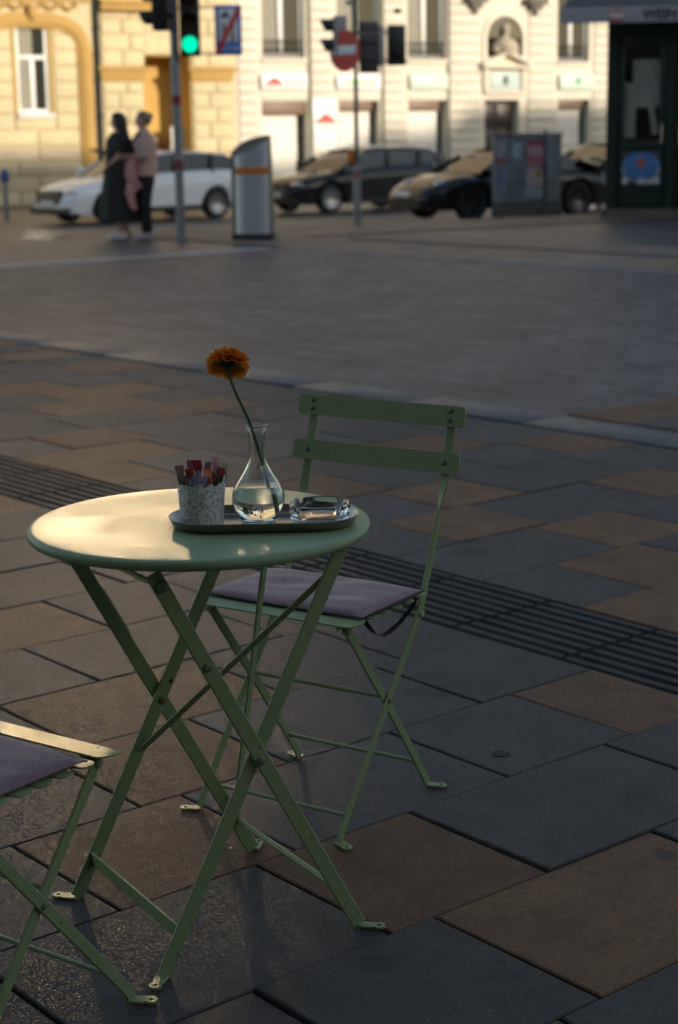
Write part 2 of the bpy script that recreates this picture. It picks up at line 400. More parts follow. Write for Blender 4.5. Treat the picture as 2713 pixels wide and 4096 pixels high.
# ------------------------------------------------------------------ folding chairs
V = Vector
def annulus(mb, c, ro, ri, z0, z1, n=16):
    rings = []
    for r, z in ((ri, z0), (ro, z0), (ro, z1), (ri, z1)):
        rings.append([V((c[0]+r*math.cos(2*PI*k/n), c[1]+r*math.sin(2*PI*k/n), z)) for k in range(n)])
    rings.append(rings[0]); mb.loft(rings, False, False)
def foot_tab(mb, p, d, L=0.030):
    d = V((d[0], d[1], 0)).normalized(); p = V(p)
    wd = V((-d.y, d.x, 0))
    e = p+d*L
    mb.ribbon([p+V((0,0,0.004))-d*0.004, p+d*0.005+V((0,0,0.003)), V((e.x, e.y, 0.003))-d*0.0095], wd, [0.022, 0.023, 0.021], 0.004)
    annulus(mb, (e.x, e.y), 0.0112, 0.0042, 0.001, 0.005)
def rivet(mb, p, n, r=0.0065, h=0.004):
    n = V(n).normalized(); Mx = Matrix.Translation(V(p)) @ n.to_track_quat('Z', 'Y').to_matrix().to_4x4()
    mb.lathe([(r, 0), (r, h*0.35), (r*0.75, h*0.8), (r*0.3, h)], 14, M=Mx)
def rivets(par, mat, items):
    for it in items:
        r = MB(); rivet(r, *it); r.build('rivet', mat, par)
def chair_parts(t):
    for s in (-1, 1):
        x = s*0.177
        mb = MB()
        pts = [(0.181, 0.006), (0.174, 0.022), (0.08, 0.137), (-0.011, 0.247), (-0.08, 0.331), (-0.146, 0.415), (-0.187, 0.51), (-0.214, 0.58), (-0.224, 0.607), (-0.234, 0.634), (-0.243, 0.660), (-0.250, 0.685), (-0.270, 0.755), (-0.286, 0.815)]
        tw = [0]*8+[0.3, 0.65, 0.9, 1, 1, 1]
        P3 = [V((x, y, z)) for y, z in pts]; wd = []
        for i, p in enumerate(P3):
            d = (P3[min(i+1, len(P3)-1)]-P3[max(i-1, 0)]).normalized()
            inpl = V((1, 0, 0)).cross(d); a = tw[i]*PI/2
            wd.append(inpl*math.cos(a)+V((-1, 0, 0))*math.sin(a)*s)
        mb.ribbon(P3, wd, 0.0205, 0.0055); foot_tab(mb, (x+s*0.001, 0.183, 0), (s, 0.55))
        o = mb.build('back_post', M_green, t)
        rivets(o, M_rivet, [((x+s*0.0025, -0.011, 0.247), (s, 0, 0)), ((x+s*0.0025, -0.135, 0.402), (s, 0, 0), 0.005)])
        mb = MB(); x2 = s*0.1695
        mb.ribbon([(x2, 0.136, 0.440), (x2, 0.06, 0.339), (x2, -0.011, 0.247), (x2, -0.1, 0.126), (x2, -0.174, 0.022), (x2+s*0.001, -0.182, 0.005)], V((0, 0.8, 0.6)), 0.0205, 0.0055)
        foot_tab(mb, (x2+s*0.001, -0.184, 0), (s, -0.35))
        rivet(mb, (x2+s*0.002, 0.131, 0.433), (s, 0, 0), 0.0085, 0.006); rivet(mb, (x2-s*0.002, 0.131, 0.433), (-s, 0, 0), 0.011, 0.008)
        mb.build('rear_leg', M_green, t)
        mb = MB(); mb.ribbon([(s*0.158, 0.150, 0.444), (s*0.158, 0.0, 0.441), (s*0.158, -0.150, 0.444)], V((0, 0, 1)), 0.016, 0.005)
        mb.ribbon([(s*0.160, -0.128, 0.445), (s*0.168, -0.146, 0.420), (s*0.174, -0.160, 0.395)], V((0, 1, 0.3)), 0.018, 0.004)
        mb.build('seat_rail', M_green, t)
    for y, z, x in ((0.157, 0.052, 0.177), (-0.140, 0.070, 0.1695), (0.012, 0.262, 0.168)):
        mb = MB(); mb.tube([(-x, y, z), (x, y, z)], 0.0042, 10); mb.build('stretcher', M_green, t)
    ys = [(0.106, 0.160), (0.060, 0.094), (0.014, 0.048), (-0.032, 0.002), (-0.078, -0.044), (-0.134, -0.090)]
    for i, (y0, y1) in enumerate(ys):
        mb = MB(); zc = 0.4545-0.004*math.sin(PI*(0.16-(y0+y1)/2)/0.3)
        poly = []; hw = 0.206; rr = (y1-y0)/2*0.7
        for cx_, cy_, a0 in ((hw-rr, y1-rr, 0), (-hw+rr, y1-rr, 90), (-hw+rr, y0+rr, 180), (hw-rr, y0+rr, 270)):
            for q in range(5): an = rad(a0+q*22.5); poly.append((cx_+rr*math.cos(an), cy_+rr*math.sin(an)))
        mb.prism(poly, lambda a, b, c: V((a, b, zc+c-(0.006*((b-0.12)/0.04)**2 if i == 0 and b > 0.12 else 0))), -0.0015, 0.0015)
        mb.build('seat_slat', M_green, t)
    for (y, z, nb) in ((-0.279, 0.806, 2), (-0.254, 0.7085, 1)):
        mb = MB(); d = V((0, -0.245, 0.97)).normalized(); nn = V((0, 0.97, 0.245)).normalized(); c = V((0, y, z))+nn*0.0055
        poly = []; hw, hh, rr = 0.2135, 0.0222, 0.008
        for cx_, cy_, a0 in ((hw-rr, hh-rr, 0), (-hw+rr, hh-rr, 90), (-hw+rr, -hh+rr, 180), (hw-rr, -hh+rr, 270)):
            for q in range(5): an = rad(a0+q*22.5); poly.append((cx_+rr*math.cos(an), cy_+rr*math.sin(an)))
        def cv(a, b, e): return c+V((a, 0, 0))+d*b+nn*(e-0.012*(1-(a/0.2135)**2)*0.3)
        # a gently bowed board: several columns so that the bow is smooth
        cols = 12
        rings = []
        for q in range(cols+1):
            xx = -hw+2*hw*q/cols
            edge = max(0, abs(xx)-(hw-rr)); h = hh if edge <= 0 else hh-rr+math.sqrt(max(rr*rr-edge*edge, 0))
            if q in (0, cols): h = hh-rr
            rings.append([cv(xx, -h, -0.0025), cv(xx, h, -0.0025), cv(xx, h+0.0003, 0.0), cv(xx, h, 0.0025), cv(xx, -h, 0.0025), cv(xx, -h-0.0003, 0)])
            if q in (0, cols-1):
                xx2 = (-hw+rr*0.3) if q == 0 else (hw-rr*0.3)
                if q == 0:
                    for f_ in (0.3, 1.0):
                        x3 = -hw+rr*f_; e_ = rr-rr*f_; h = hh-rr+math.sqrt(max(rr*rr-e_*e_, 0)); rings.append([cv(x3, -h, -0.0025), cv(x3, h, -0.0025), cv(x3, h+0.0003, 0.0), cv(x3, h, 0.0025), cv(x3, -h, 0.0025), cv(x3, -h-0.0003, 0)])
                else:
                    for f_ in (1.0, 0.3):
                        x3 = hw-rr*f_; e_ = rr-rr*f_; h = hh-rr+math.sqrt(max(rr*rr-e_*e_, 0)); rings.append([cv(x3, -h, -0.0025), cv(x3, h, -0.0025), cv(x3, h+0.0003, 0.0), cv(x3, h, 0.0025), cv(x3, -h, 0.0025), cv(x3, -h-0.0003, 0)])
        mb.loft(rings, True, True)
        o = mb.build('back_slat', M_green, t, angle=40)
        rivets(o, M_rivet, [(cv(s*0.1765, off, 0.0025), nn, 0.0062, 0.0035) for s in (-1, 1) for off in ((0.011, -0.0085) if nb == 2 else (0.0,))])
c0 = empty('folding_chair', 'sage green folding metal chair with two back slats, standing whole behind the round table', 'chair', (-0.0572, 3.5366, 0), math.atan2(-(-0.548), -0.837), 'folding bistro chairs')
chair_parts(c0)
c1 = copy_tree(c0)
place(c1, (-0.604, 2.597, 0), math.atan2(-0.57, 0.82))
c1['label'] = 'sage green folding chair cut off by the picture edge, only seat corner and legs showing'

def fabric():
    k = N('mauve woven fabric'); co = k.coord()
    mpf = k.n('ShaderNodeMapping'); mpf.inputs['Rotation'].default_value = (0, 0, 0.7); mpf.inputs['Scale'].default_value = (1, 2.6, 1); k.l(co, mpf.inputs[0])
    h = k.noise(210, 2, 0.6, mpf.outputs[0])
    base = k.ramp(k.noise(10, 5), [(0.3, (0.25, 0.15, 0.18)), (0.7, (0.32, 0.195, 0.225))])
    base = k.mix(0.9, base, k.ramp(h, [(0.3, (0.6,)*3), (0.7, (1.3,)*3)]), 'MULTIPLY')
    k.l(base, k.b.inputs['Base Color']); k.set(Roughness=0.75)
    k.b.inputs['Sheen Weight'].default_value = 0.35; k.b.inputs['Sheen Roughness'].default_value = 0.4
    k.bump(h, 0.5, 0.0008)
    return k.m
M_fab = fabric(); M_strap = simple('black webbing', (0.012, 0.012, 0.02), 0.7, bump=0.3, bscale=900)
def cushion_mesh():
    mb = MB(); nx, ny = 40, 30; top = []; bot = []
    for j in range(ny+1):
        for i in range(nx+1):
            u = i/nx*2-1; v = j/ny*2-1
            x = u*0.197; y = -0.002+v*0.123
            x *= 1-0.02*(1-abs(v)**3); y -= 0.006*u*u*v
            e = (1-abs(u)**5)*(1-abs(v)**5)
            h = 0.0115*max(e, 0)**0.5
            for (tx, ty) in ((-0.42, 0.1), (0.36, 0.02), (-0.02, -0.5)):
                d2 = ((u-tx)/0.22)**2+((v-ty)/0.30)**2; h -= 0.0045*math.exp(-d2)
            h += 0.0010*math.sin(7*u+3*v+1.5*u*v)*e+0.0007*math.sin(11*v-4*u)*e
            z = 0.4575+0.003+max(h, 0.0)
            z += 0.010*max(0, abs(u)-0.85)*(1 if u*v > 0 else -0.3)
            top.append((x, y, z)); bot.append((x, y, 0.4572+0.0025*(1-e)))
    n = len(top); W = nx+1; fs = []
    for j in range(ny):
        for i in range(nx):
            a = j*W+i; fs += [(a, a+1, a+W+1, a+W), (n+a, n+a+W, n+a+W+1, n+a+1)]
    edge = list(range(W))+[j*W+nx for j in range(1, ny+1)]+[ny*W+i for i in range(nx-1, -1, -1)]+[j*W for j in range(ny-1, 0, -1)]
    for a, b in zip(edge, edge[1:]+edge[:1]): fs.append((a, b, n+b, n+a))
    mb.add(top+bot, fs)
    return mb
cu0 = cushion_mesh().build('seat_cushion', M_fab, angle=60)
tag(cu0, 'thin mauve fabric cushion with a hanging black strap, on the chair behind the table', 'cushion', 'chair cushions')
mb = MB(); pts = [V((-0.190, 0.108, 0.458)), V((-0.196, 0.098, 0.440)), V((-0.196, 0.075, 0.418)), V((-0.192, 0.040, 0.402)), V((-0.188, 0.005, 0.399)), V((-0.190, -0.035, 0.410)), V((-0.194, -0.080, 0.432)), V((-0.19, -0.105, 0.452))]
mb.ribbon(pts, [V((0.8, 0.5, 0)), V((0.9, 0.3, 0)), V((1, 0.1, 0.2)), V((1, 0, 0.35)), V((1, 0, 0.2)), V((1, 0, 0)), V((1, -0.2, 0.1)), V((1, 0, 0))], 0.012, 0.0016)
mb.build('strap', M_strap, cu0)
mb = MB()
mb.ribbon([V((-0.195, 0.12, 0.4585)), V((-0.197, -0.001, 0.4585)), V((-0.197, -0.124, 0.4595))], V((1, 0, 0)), 0.006, 0.003); mb.ribbon([V((-0.196, 0.121, 0.4585)), V((0, 0.121, 0.4585)), V((0.196, 0.121, 0.4585))], V((0, 1, 0)), 0.005, 0.003); mb.build('piping', M_strap, cu0)
place(cu0, c0.location, c0.rotation_euler.z)
cu1 = copy_tree(cu0); place(cu1, c1.location+V((-0.57, -0.82, 0))*0.038, c1.rotation_euler.z-0.03)
cu1['label'] = 'mauve fabric cushion on the chair that is cut off by the edge of the picture'

# ------------------------------------------------------------------ round folding table
TX, TY = -0.2460, 2.9850
tb = empty('bistro_table', 'round sage green folding table on crossed metal legs with a tray and flower on it', 'table', (TX, TY, 0), math.atan2(0.5156, 0.8568))
mb = MB(); mb.lathe([(0.0001, 0.7400), (0.10, 0.7400), (0.20, 0.7400), (0.27, 0.7400), (0.288, 0.7399), (0.2935, 0.7392), (0.2975, 0.7373), (0.2998, 0.7340), (0.3003, 0.7300), (0.2996, 0.7255), (0.297, 0.7222), (0.293, 0.7212), (0.289, 0.7225), (0.2875, 0.726), (0.287, 0.737), (0.0001, 0.737)], 160)
mb.build('tabletop', M_table, tb, angle=50)
for s in (-1, 1):
    mb = MB(); y = s*0.2015
    p0, p1 = V((-0.186, y, 0.712)), V((0.192, y, 0.010))
    mb.ribbon([p0, p0.lerp(p1, 0.5), p1, p1+V((0.004, s*0.001, -0.006))], V((0.88, 0, 0.47)), 0.027, 0.006); foot_tab(mb, (0.198, y+s*0.001, 0), (1, s*1.0), 0.034)
    o = mb.build('leg', M_green, tb)
    rivets(o, M_rivet, [((0.001, y+s*0.003, 0.3565), (0, s, 0), 0.009, 0.005), ((-0.095, y+s*0.003, 0.540), (0, s, 0), 0.009, 0.005), ((-0.176, y+s*0.003, 0.690), (0, s, 0), 0.011, 0.007)])
    mb = MB(); y = s*0.1880
    p0, p1 = V((0.182, y, 0.712)), V((-0.185, y, 0.010))
    mb.ribbon([p0, p0.lerp(p1, 0.5), p1, p1+V((-0.004, s*0.001, -0.006))], V((-0.88, 0, 0.47)), 0.027, 0.006); foot_tab(mb, (-0.192, y+s*0.001, 0), (-1, s*1.0), 0.034)
    o = mb.build('leg', M_green, tb)
    rivets(o, M_rust, [((0.001, y-s*0.003, 0.3565), (0, -s, 0), 0.008, 0.005), ((0.022, y-s*0.003, 0.392), (0, -s, 0), 0.0045, 0.004)])
    # bracket under the top
    mb = MB(); mb.ribbon([(-0.20, s*0.195, 0.728), (0.0, s*0.195, 0.728), (0.20, s*0.195, 0.728)], V((0, 0, 1)), 0.018, 0.004); mb.ribbon([(-0.200, s*0.195, 0.735), (0.2, s*0.195, 0.735)], V((0, 1, 0)), 0.02, 0.003)
    mb.build('top_bracket', M_green, tb)
mb = MB(); mb.ribbon([(-0.155, -0.186, 0.072), (-0.155, 0.186, 0.072)], V((-0.12, 0, 1)), 0.030, 0.004); mb.build('stretcher', M_green, tb)
mb = MB(); mb.tube([(0.162, -0.199, 0.074), (0.162, 0.199, 0.074)], 0.006, 12); mb.build('stretcher', M_green, tb)
mb = MB(); mb.tube([(-0.176, -0.2, 0.690), (-0.176, 0.2, 0.690)], 0.005, 10); mb.build('stretcher', M_green, tb)
mb = MB(); mb.tube([(0.172, -0.188, 0.695), (0.172, 0.188, 0.695)], 0.005, 10); mb.build('stretcher', M_green, tb)
mb = MB(); mb.ribbon([(0.146, -0.184, 0.655), (0.05, 0.0, 0.462), (-0.046, 0.184, 0.268)], V((0.88, 0, 0.47)).cross(V((0, 0, 1))).cross(V((0.1, 1, -1))), 0.018, 0.005); mb.build('brace', M_green, tb)
mb = MB(); mb.ribbon([(0.150, 0.186, 0.095), (0.163, 0.125, 0.40), (0.176, 0.062, 0.716)], V((1, 0.6, 0)), 0.019, 0.005); mb.build('brace', M_green, tb)
mb = MB(); mb.ribbon([(-0.118, 0.205, 0.600), (-0.108, 0.205, 0.575), (-0.085, 0.205, 0.532), (-0.062, 0.205, 0.49), (-0.052, 0.205, 0.468)], V((0.88, 0, 0.47)), [0.012, 0.026, 0.027, 0.026, 0.012], 0.004); mb.build('catch_plate', M_green, tb)

# ------------------------------------------------------------------ tray and what stands on it
def metal_tray():
    k = N('brushed steel'); k.l(k.ramp(k.noise(40, 4), [(0.3, (0.31, 0.275, 0.22)), (0.7, (0.38, 0.34, 0.28))]), k.b.inputs['Base Color'])
    k.set(Metallic=1.0); k.l(k.ramp(k.noise(25, 4), [(0.3, (0.14,)*3), (0.7, (0.22,)*3)]), k.b.inputs['Roughness']); return k.m
M_tray = metal_tray()
def stadium(hl, r, z, n=20):
    pts = []
    for k in range(n+1): a = -PI/2+PI*k/n; pts.append(V((hl-r+r*math.cos(a), r*math.sin(a), z)))
    for k in range(n+1): a = PI/2+PI*k/n; pts.append(V((-hl+r+r*math.cos(a), r*math.sin(a), z)))
    return pts
mb = MB()
prof_t = [(0.150, 0.064, 0.0005), (0.155, 0.069, 0.0012), (0.1595, 0.0735, 0.006), (0.1645, 0.0785, 0.0165), (0.1655, 0.0795, 0.0182), (0.1645, 0.0785, 0.0190), (0.1632, 0.0772, 0.0180), (0.158, 0.072, 0.0065), (0.153, 0.067, 0.0030), (0.148, 0.062, 0.0022)]
mb.loft([stadium(h, r, z) for h, r, z in prof_t], True, True)
TRX, TRY, TRZ = -0.1305, 2.945, 0.7402
tr = mb.build('serving_tray', M_tray, angle=40); place(tr, (TRX, TRY, TRZ), rad(1.5))
tag(tr, 'long oval steel tray with rounded ends lying on the round table', 'tray')
FZ = TRZ+0.0024

def lace():
    k = N('white cut-out leaf lace'); 
    tc = k.n('ShaderNodeAttribute', attribute_name='uvw'); co = tc.outputs['Vector']
    # leaf outlines: edges of stretched cells, with veins inside each leaf
    mp = k.n('ShaderNodeMapping'); mp.inputs['Rotation'].default_value = (0, 0, 0.6); mp.inputs['Scale'].default_value = (120, 68, 1); k.l(co, mp.inputs[0])
    v1 = k.n('ShaderNodeTexVoronoi', feature='DISTANCE_TO_EDGE', voronoi_dimensions='2D'); v1.inputs['Scale'].default_value = 1.0; k.l(mp.outputs[0], v1.inputs['Vector'])
    vc = k.n('ShaderNodeTexVoronoi', feature='F1', voronoi_dimensions='2D'); vc.inputs['Scale'].default_value = 1.0; k.l(mp.outputs[0], vc.inputs['Vector'])
    mp2 = k.n('ShaderNodeMapping'); mp2.inputs['Rotation'].default_value = (0, 0, -0.5); mp2.inputs['Scale'].default_value = (230, 400, 1); k.l(co, mp2.inputs[0])
    v2 = k.n('ShaderNodeTexVoronoi', feature='DISTANCE_TO_EDGE', voronoi_dimensions='2D'); v2.inputs['Scale'].default_value = 1.0; k.l(mp2.outputs[0], v2.inputs['Vector'])
    sep = k.n('ShaderNodeSeparateColor'); k.l(vc.outputs['Color'], sep.inputs[0])
    leafedge = k.math('LESS_THAN', v1.outputs['Distance'], 0.12)
    vein = k.math('LESS_THAN', v2.outputs['Distance'], 0.20)
    solid = k.math('GREATER_THAN', sep.outputs[1], 0.86)
    sepz = k.n('ShaderNodeSeparateXYZ'); k.l(co, sepz.inputs[0])
    band = k.math('LESS_THAN', sepz.outputs[1], 0.0035)
    m = k.math('MAXIMUM', k.math('MAXIMUM', leafedge, vein), k.math('MAXIMUM', solid, band))
    k.b.inputs['Base Color'].default_value = (0.80, 0.83, 0.80, 1); k.set(Roughness=0.4)
    tr_ = k.n('ShaderNodeBsdfTransparent'); mx = k.n('ShaderNodeMixShader'); out = k.t.nodes['Material Output']
    k.l(m, mx.inputs[0]); k.l(tr_.outputs[0], mx.inputs[1]); k.l(k.b.outputs[0], mx.inputs[2]); k.l(mx.outputs[0], out.inputs[0])
    return k.m
PX, PY = -0.2375, 2.9490
pot = empty('sugar_pot', 'small white metal pot with cut-out leaf and bird pattern, full of sachets', 'pot', (PX, PY, FZ))
mb = MB(); n = 96; uv = []
nr = 12; rings = []
for i in range(nr+1):
    f = i/nr; ring = []
    for k in range(n):
        th = 2*PI*k/n
        top = 0.072+0.0032*abs(math.sin(7*th))+0.0018*math.sin(11*th+1)+0.016*math.exp(-((th-6.05)/0.16)**2)
        z = top*f; r = 0.0372+0.0045*z/0.075
        ring.append(V((r*math.cos(th), r*math.sin(th), z))); uv.append((th*0.0385, z, 0))
    rings.append(ring)
mb.loft(rings, False, False)
o = mb.build('lace_wall', lace(), pot, recalc=True)
at = o.data.attributes.new('uvw', 'FLOAT_VECTOR', 'POINT'); at.data.foreach_set('vector', [c for p in uv for c in p])
mb = MB(); mb.lathe([(0.0001, 0.001), (0.0350, 0.001), (0.0358, 0.002), (0.0385, 0.060), (0.0378, 0.060), (0.0350, 0.003), (0.0001, 0.003)], 48)
mb.build('liner', simple('dark wine liner', (0.14, 0.07, 0.09), 0.5, var=0.4, scale=60), pot)
# little bird silhouette among the leaves
mb = MB(); Mb = Matrix.Rotation(rad(-86), 4, 'Z')
mb.ell((0.0408, 0.0, 0.047), (0.0012, 0.006, 0.0035), 12, 8, Mb); mb.ell((0.0409, 0.0055, 0.0505), (0.0012, 0.0026, 0.0026), 10, 8, Mb); mb.ell((0.0408, -0.0085, 0.0455), (0.001, 0.005, 0.0014), 10, 6, Mb)
mb.build('bird', simple('white lacquer', (0.62, 0.66, 0.64), 0.4), pot)
SACH = [
 (-0.012, 0.012, 0.030, 0.108, 0.011, -0.16, 0.2, (0.50, 0.44, 0.46), (0.46, 0.14, 0.15), 'white sachet with a pinkish top at the back of the white pot'),
 (0.006, 0.015, 0.030, 0.104, 0.011, 0.10, 0.2, (0.36, 0.34, 0.42), (0.30, 0.22, 0.34), 'lilac grey sachet at the back of the white pot, right of the tallest one'),  # x, y, base z, top, width, lean x, lean y, body colour, band colour, description
 (-0.026, 0.004, 0.030, 0.101, 0.013, -0.30, 0.15, (0.42, 0.27, 0.25), (0.50, 0.30, 0.30), 'crumpled pale pink sachet leaning out at the left of the white pot'),
 (-0.024, -0.012, 0.030, 0.088, 0.014, -0.22, -0.1, (0.30, 0.20, 0.13), (0.26, 0.17, 0.11), 'small brown sugar sachet low at the left rim of the white pot'),
 (-0.016, -0.010, 0.028, 0.099, 0.012, -0.10, 0.0, (0.17, 0.19, 0.27), (0.45, 0.05, 0.05), 'grey blue sachet with a torn red top in the white pot'),
 (-0.005, -0.008, 0.030, 0.113, 0.0125, -0.02, 0.05, (0.34, 0.34, 0.46), (0.35, 0.02, 0.035), 'tall white and lilac sachet with a dark red top, middle of the white pot'),
 (0.003, -0.018, 0.028, 0.086, 0.012, 0.04, 0.0, (0.55, 0.50, 0.56), (0.30, 0.28, 0.42), 'short white sachet with pale print in front of the white pot filling'),
 (0.010, 0.002, 0.028, 0.095, 0.015, 0.05, 0.1, (0.62, 0.13, 0.02), (0.62, 0.13, 0.02), 'bright orange sachet in the white pot'),
 (0.021, 0.010, 0.030, 0.113, 0.0135, 0.08, 0.1, (0.42, 0.16, 0.19), (0.52, 0.20, 0.25), 'tall pink sachet at the right of the white pot'),
 (0.018, -0.012, 0.028, 0.101, 0.013, 0.42, -0.1, (0.10, 0.055, 0.035), (0.24, 0.03, 0.03), 'dark brown sachet with a red edge leaning over the right of the white pot'),
 (0.028, 0.002, 0.030, 0.104, 0.013, 0.30, 0.12, (0.20, 0.24, 0.09), (0.36, 0.40, 0.20), 'olive green sachet leaning out at the right of the white pot')]
for (x, y, z0, z1, wd, lx, ly, cb, ct, lab) in SACH:
    wd *= 1.15; mb = MB(); rings = []; L = z1-z0; nst = 14; kk_ = random.uniform(0, 6)
    for i in range(nst+1):
        f = i/nst; zz = z0+L*f; cx_ = x+lx*(f-0.25)*L*0.9; cy_ = y+ly*(f-0.25)*L*0.9
        hw = wd/2*(1+0.10*math.sin(7*f+kk_)-(0.16 if 0.70 < f < 0.82 else 0)); th_ = 0.0003+0.0020*max(0, math.sin(PI*min(1, f*1.22)))*(0.7+0.3*math.sin(9*f+kk_))
        cx_ += 0.0016*math.sin(8*f+kk_); cy_ += 0.0022*math.sin(11*f+kk_)
        tw_ = 0.5*math.sin(x*70)+0.3*f
        u_ = V((math.cos(tw_), math.sin(tw_), -lx*0.6)); v_ = V((-math.sin(tw_), math.cos(tw_), 0)); c_ = V((cx_, cy_, zz))
        rings.append([c_-u_*hw, c_-u_*hw*0.4-v_*th_, c_+u_*hw*0.4-v_*th_*0.9, c_+u_*hw, c_+u_*hw*0.4+v_*th_, c_-u_*hw*0.4+v_*th_])
        if i == 7: mb.cur = 0
    mb.cur = 0; mb.loft(rings[:12], True, False); mb.cur = 1; mb.loft([[p*1.0 for p in r] for r in rings[11:]], False, True)
    kb = N('sachet paper'); mpb = kb.n('ShaderNodeMapping'); mpb.inputs['Scale'].default_value = (1, 1, 0.18); mpb.inputs['Location'].default_value = (x*9, 0, y*7); kb.l(kb.coord(), mpb.inputs[0])
    kb.l(kb.ramp(kb.noise(240, 2, 0.5, mpb.outputs[0]), [(0.38, tuple(c*0.45 for c in cb)), (0.46, cb), (0.58, cb), (0.66, tuple(min(0.8, c*1.3+0.22) for c in cb))]), kb.b.inputs['Base Color']); kb.set(Roughness=0.35)
    o = mb.build('sugar_sachet', [kb.m, simple('sachet seal', ct, 0.35, scale=80)], None, angle=60); place(o, (PX, PY, FZ))
    tag(o, lab, 'sachet', 'sachets in the white pot')

# vase, water, flower
VX, VY = -0.1395, 2.9500
M_glass = glass('clear glass', (0.99, 1.0, 0.995), 1.47); M_water = glass('water', (0.995, 1, 1), 1.333)
vase = empty('glass_vase', 'clear round-bellied glass vase with narrow neck and water inside', 'vase', (VX, VY, FZ))
outer = [(0.0001, 0.0004), (0.026, 0.0004), (0.0295, 0.0015), (0.0315, 0.0045), (0.038, 0.014), (0.0435, 0.026), (0.0462, 0.038), (0.0458, 0.049), (0.0425, 0.060), (0.0365, 0.071), (0.0285, 0.083), (0.0215, 0.095), (0.0170, 0.107), (0.0150, 0.120), (0.0142, 0.134), (0.0143, 0.148), (0.0155, 0.159), (0.0180, 0.1655), (0.0196, 0.1680), (0.0200, 0.1695), (0.0194, 0.1712)]
inner = [(r-0.0019 if i > 3 else max(r-0.003, 0.0001), z+(0.0045 if i < 4 else 0)) for i, (r, z) in enumerate(outer)]
inner[0] = (0.0001, 0.0060); inner[1] = (0.024, 0.0062); inner[2] = (0.0275, 0.0068); inner[3] = (0.0300, 0.0085); inner[4] = (0.0358, 0.0158)
inner = inner[:-3]+[(0.0172, 0.1690), (0.0178, 0.1708)]
mb = MB(); mb.lathe(outer+inner[::-1], 64); mb.build('vase_wall', M_glass, vase, angle=60)
wl = 0.0665
wp = [(max(r-0.00025, 0.0001), z+0.0003) for r, z in inner if z < wl-0.004]+[(0.0372-0.0008, wl-0.002), (0.0371, wl)]
wp = [(0.0001, 0.0064)]+wp[1:]+[(0.034, wl-0.0008), (0.0001, wl-0.001)]
mb = MB(); mb.lathe(wp, 64); mb.build('water', M_water, vase, angle=40)
fl = empty('gerbera_flower', 'single orange gerbera on a bent green stem in the glass vase, seen from behind', 'flower', (0, 0, 0))
def stem_mat():
    k = N('flower stem'); k.l(k.ramp(k.noise(40, 4), [(0.3, (0.055, 0.11, 0.035)), (0.7, (0.11, 0.19, 0.06))]), k.b.inputs['Base Color']); k.set(Roughness=0.5); k.b.inputs['Subsurface Weight'].default_value = 0.0; return k.m
mb = MB()
sp = [(-0.1125, 0.7510), (-0.1155, 0.775), (-0.1205, 0.802), (-0.1270, 0.832), (-0.1335, 0.858), (-0.1405, 0.885), (-0.1480, 0.911), (-0.1555, 0.932), (-0.1640, 0.950), (-0.1730, 0.969), (-0.1800, 0.988), (-0.1842, 1.003), (-0.1856, 1.013)]
pts = []
for i in range(len(sp)-1):
    for q in range(4): f = q/4; pts.append(V((sp[i][0]*(1-f)+sp[i+1][0]*f, VY, sp[i][1]*(1-f)+sp[i+1][1]*f)))
pts.append(V((-0.1858, VY+0.002, 1.0165)))
for _ in range(3): pts = [pts[0]]+[(a+b*2+c)/4 for a, b, c in zip(pts, pts[1:], pts[2:])]+[pts[-1]]
M_stem = stem_mat()
mb.tube(pts, [0.0036-0.0008*i/len(pts) for i in range(len(pts))], 12); mb.build('stem', M_stem, fl)
hc = V((-0.1860, VY+0.003, 1.0215)); ax = V((0.06, 0.58, 0.81)).normalized()
q_ = ax.to_track_quat('Z', 'Y').to_matrix().to_4x4(); MH = Matrix.Translation(hc) @ q_
mb = MB(); mb.lathe([(0.0030, -0.010), (0.0065, -0.0075), (0.0105, -0.003), (0.0125, 0.001), (0.0120, 0.004), (0.0001, 0.005)], 24, M=MH)
for k in range(22):
    a = 2*PI*k/22; Rk = MH @ Matrix.Rotation(a, 4, 'Z')
    mb.add([Rk @ V(p) for p in ((0.0098, -0.0022, -0.004), (0.0098, 0.0022, -0.004), (0.0155, 0.0, 0.0005), (0.0112, 0, -0.0035))], [(0, 3, 2), (3, 1, 2), (0, 1, 3)])
mb.build('calyx', simple('dark green calyx', (0.018, 0.035, 0.014), 0.6, scale=90), fl)
def petal_mat():
    k = N('orange petal')
    at = k.n('ShaderNodeAttribute', attribute_name='along')
    base = k.ramp(at.outputs['Fac'], [(0.0, (0.42, 0.09, 0.004)), (0.55, (0.80, 0.22, 0.006)), (0.85, (0.92, 0.36, 0.014)), (1.0, (0.88, 0.19, 0.008))])
    base = k.mix(0.5, base, k.ramp(k.noise(260, 4), [(0.3, (0.65,)*3), (0.7, (1.2,)*3)]), 'MULTIPLY')
    k.l(base, k.b.inputs['Base Color']); k.set(Roughness=0.55)
    tl = k.n('ShaderNodeBsdfTranslucent'); k.l(base, tl.inputs[0]); mx = k.n('ShaderNodeMixShader'); mx.inputs[0].default_value = 0.35
    k.l(k.b.outputs[0], mx.inputs[1]); k.l(tl.outputs[0], mx.inputs[2]); k.l(mx.outputs[0], k.t.nodes['Material Output'].inputs[0])
    return k.m
mb = MB(); al = []
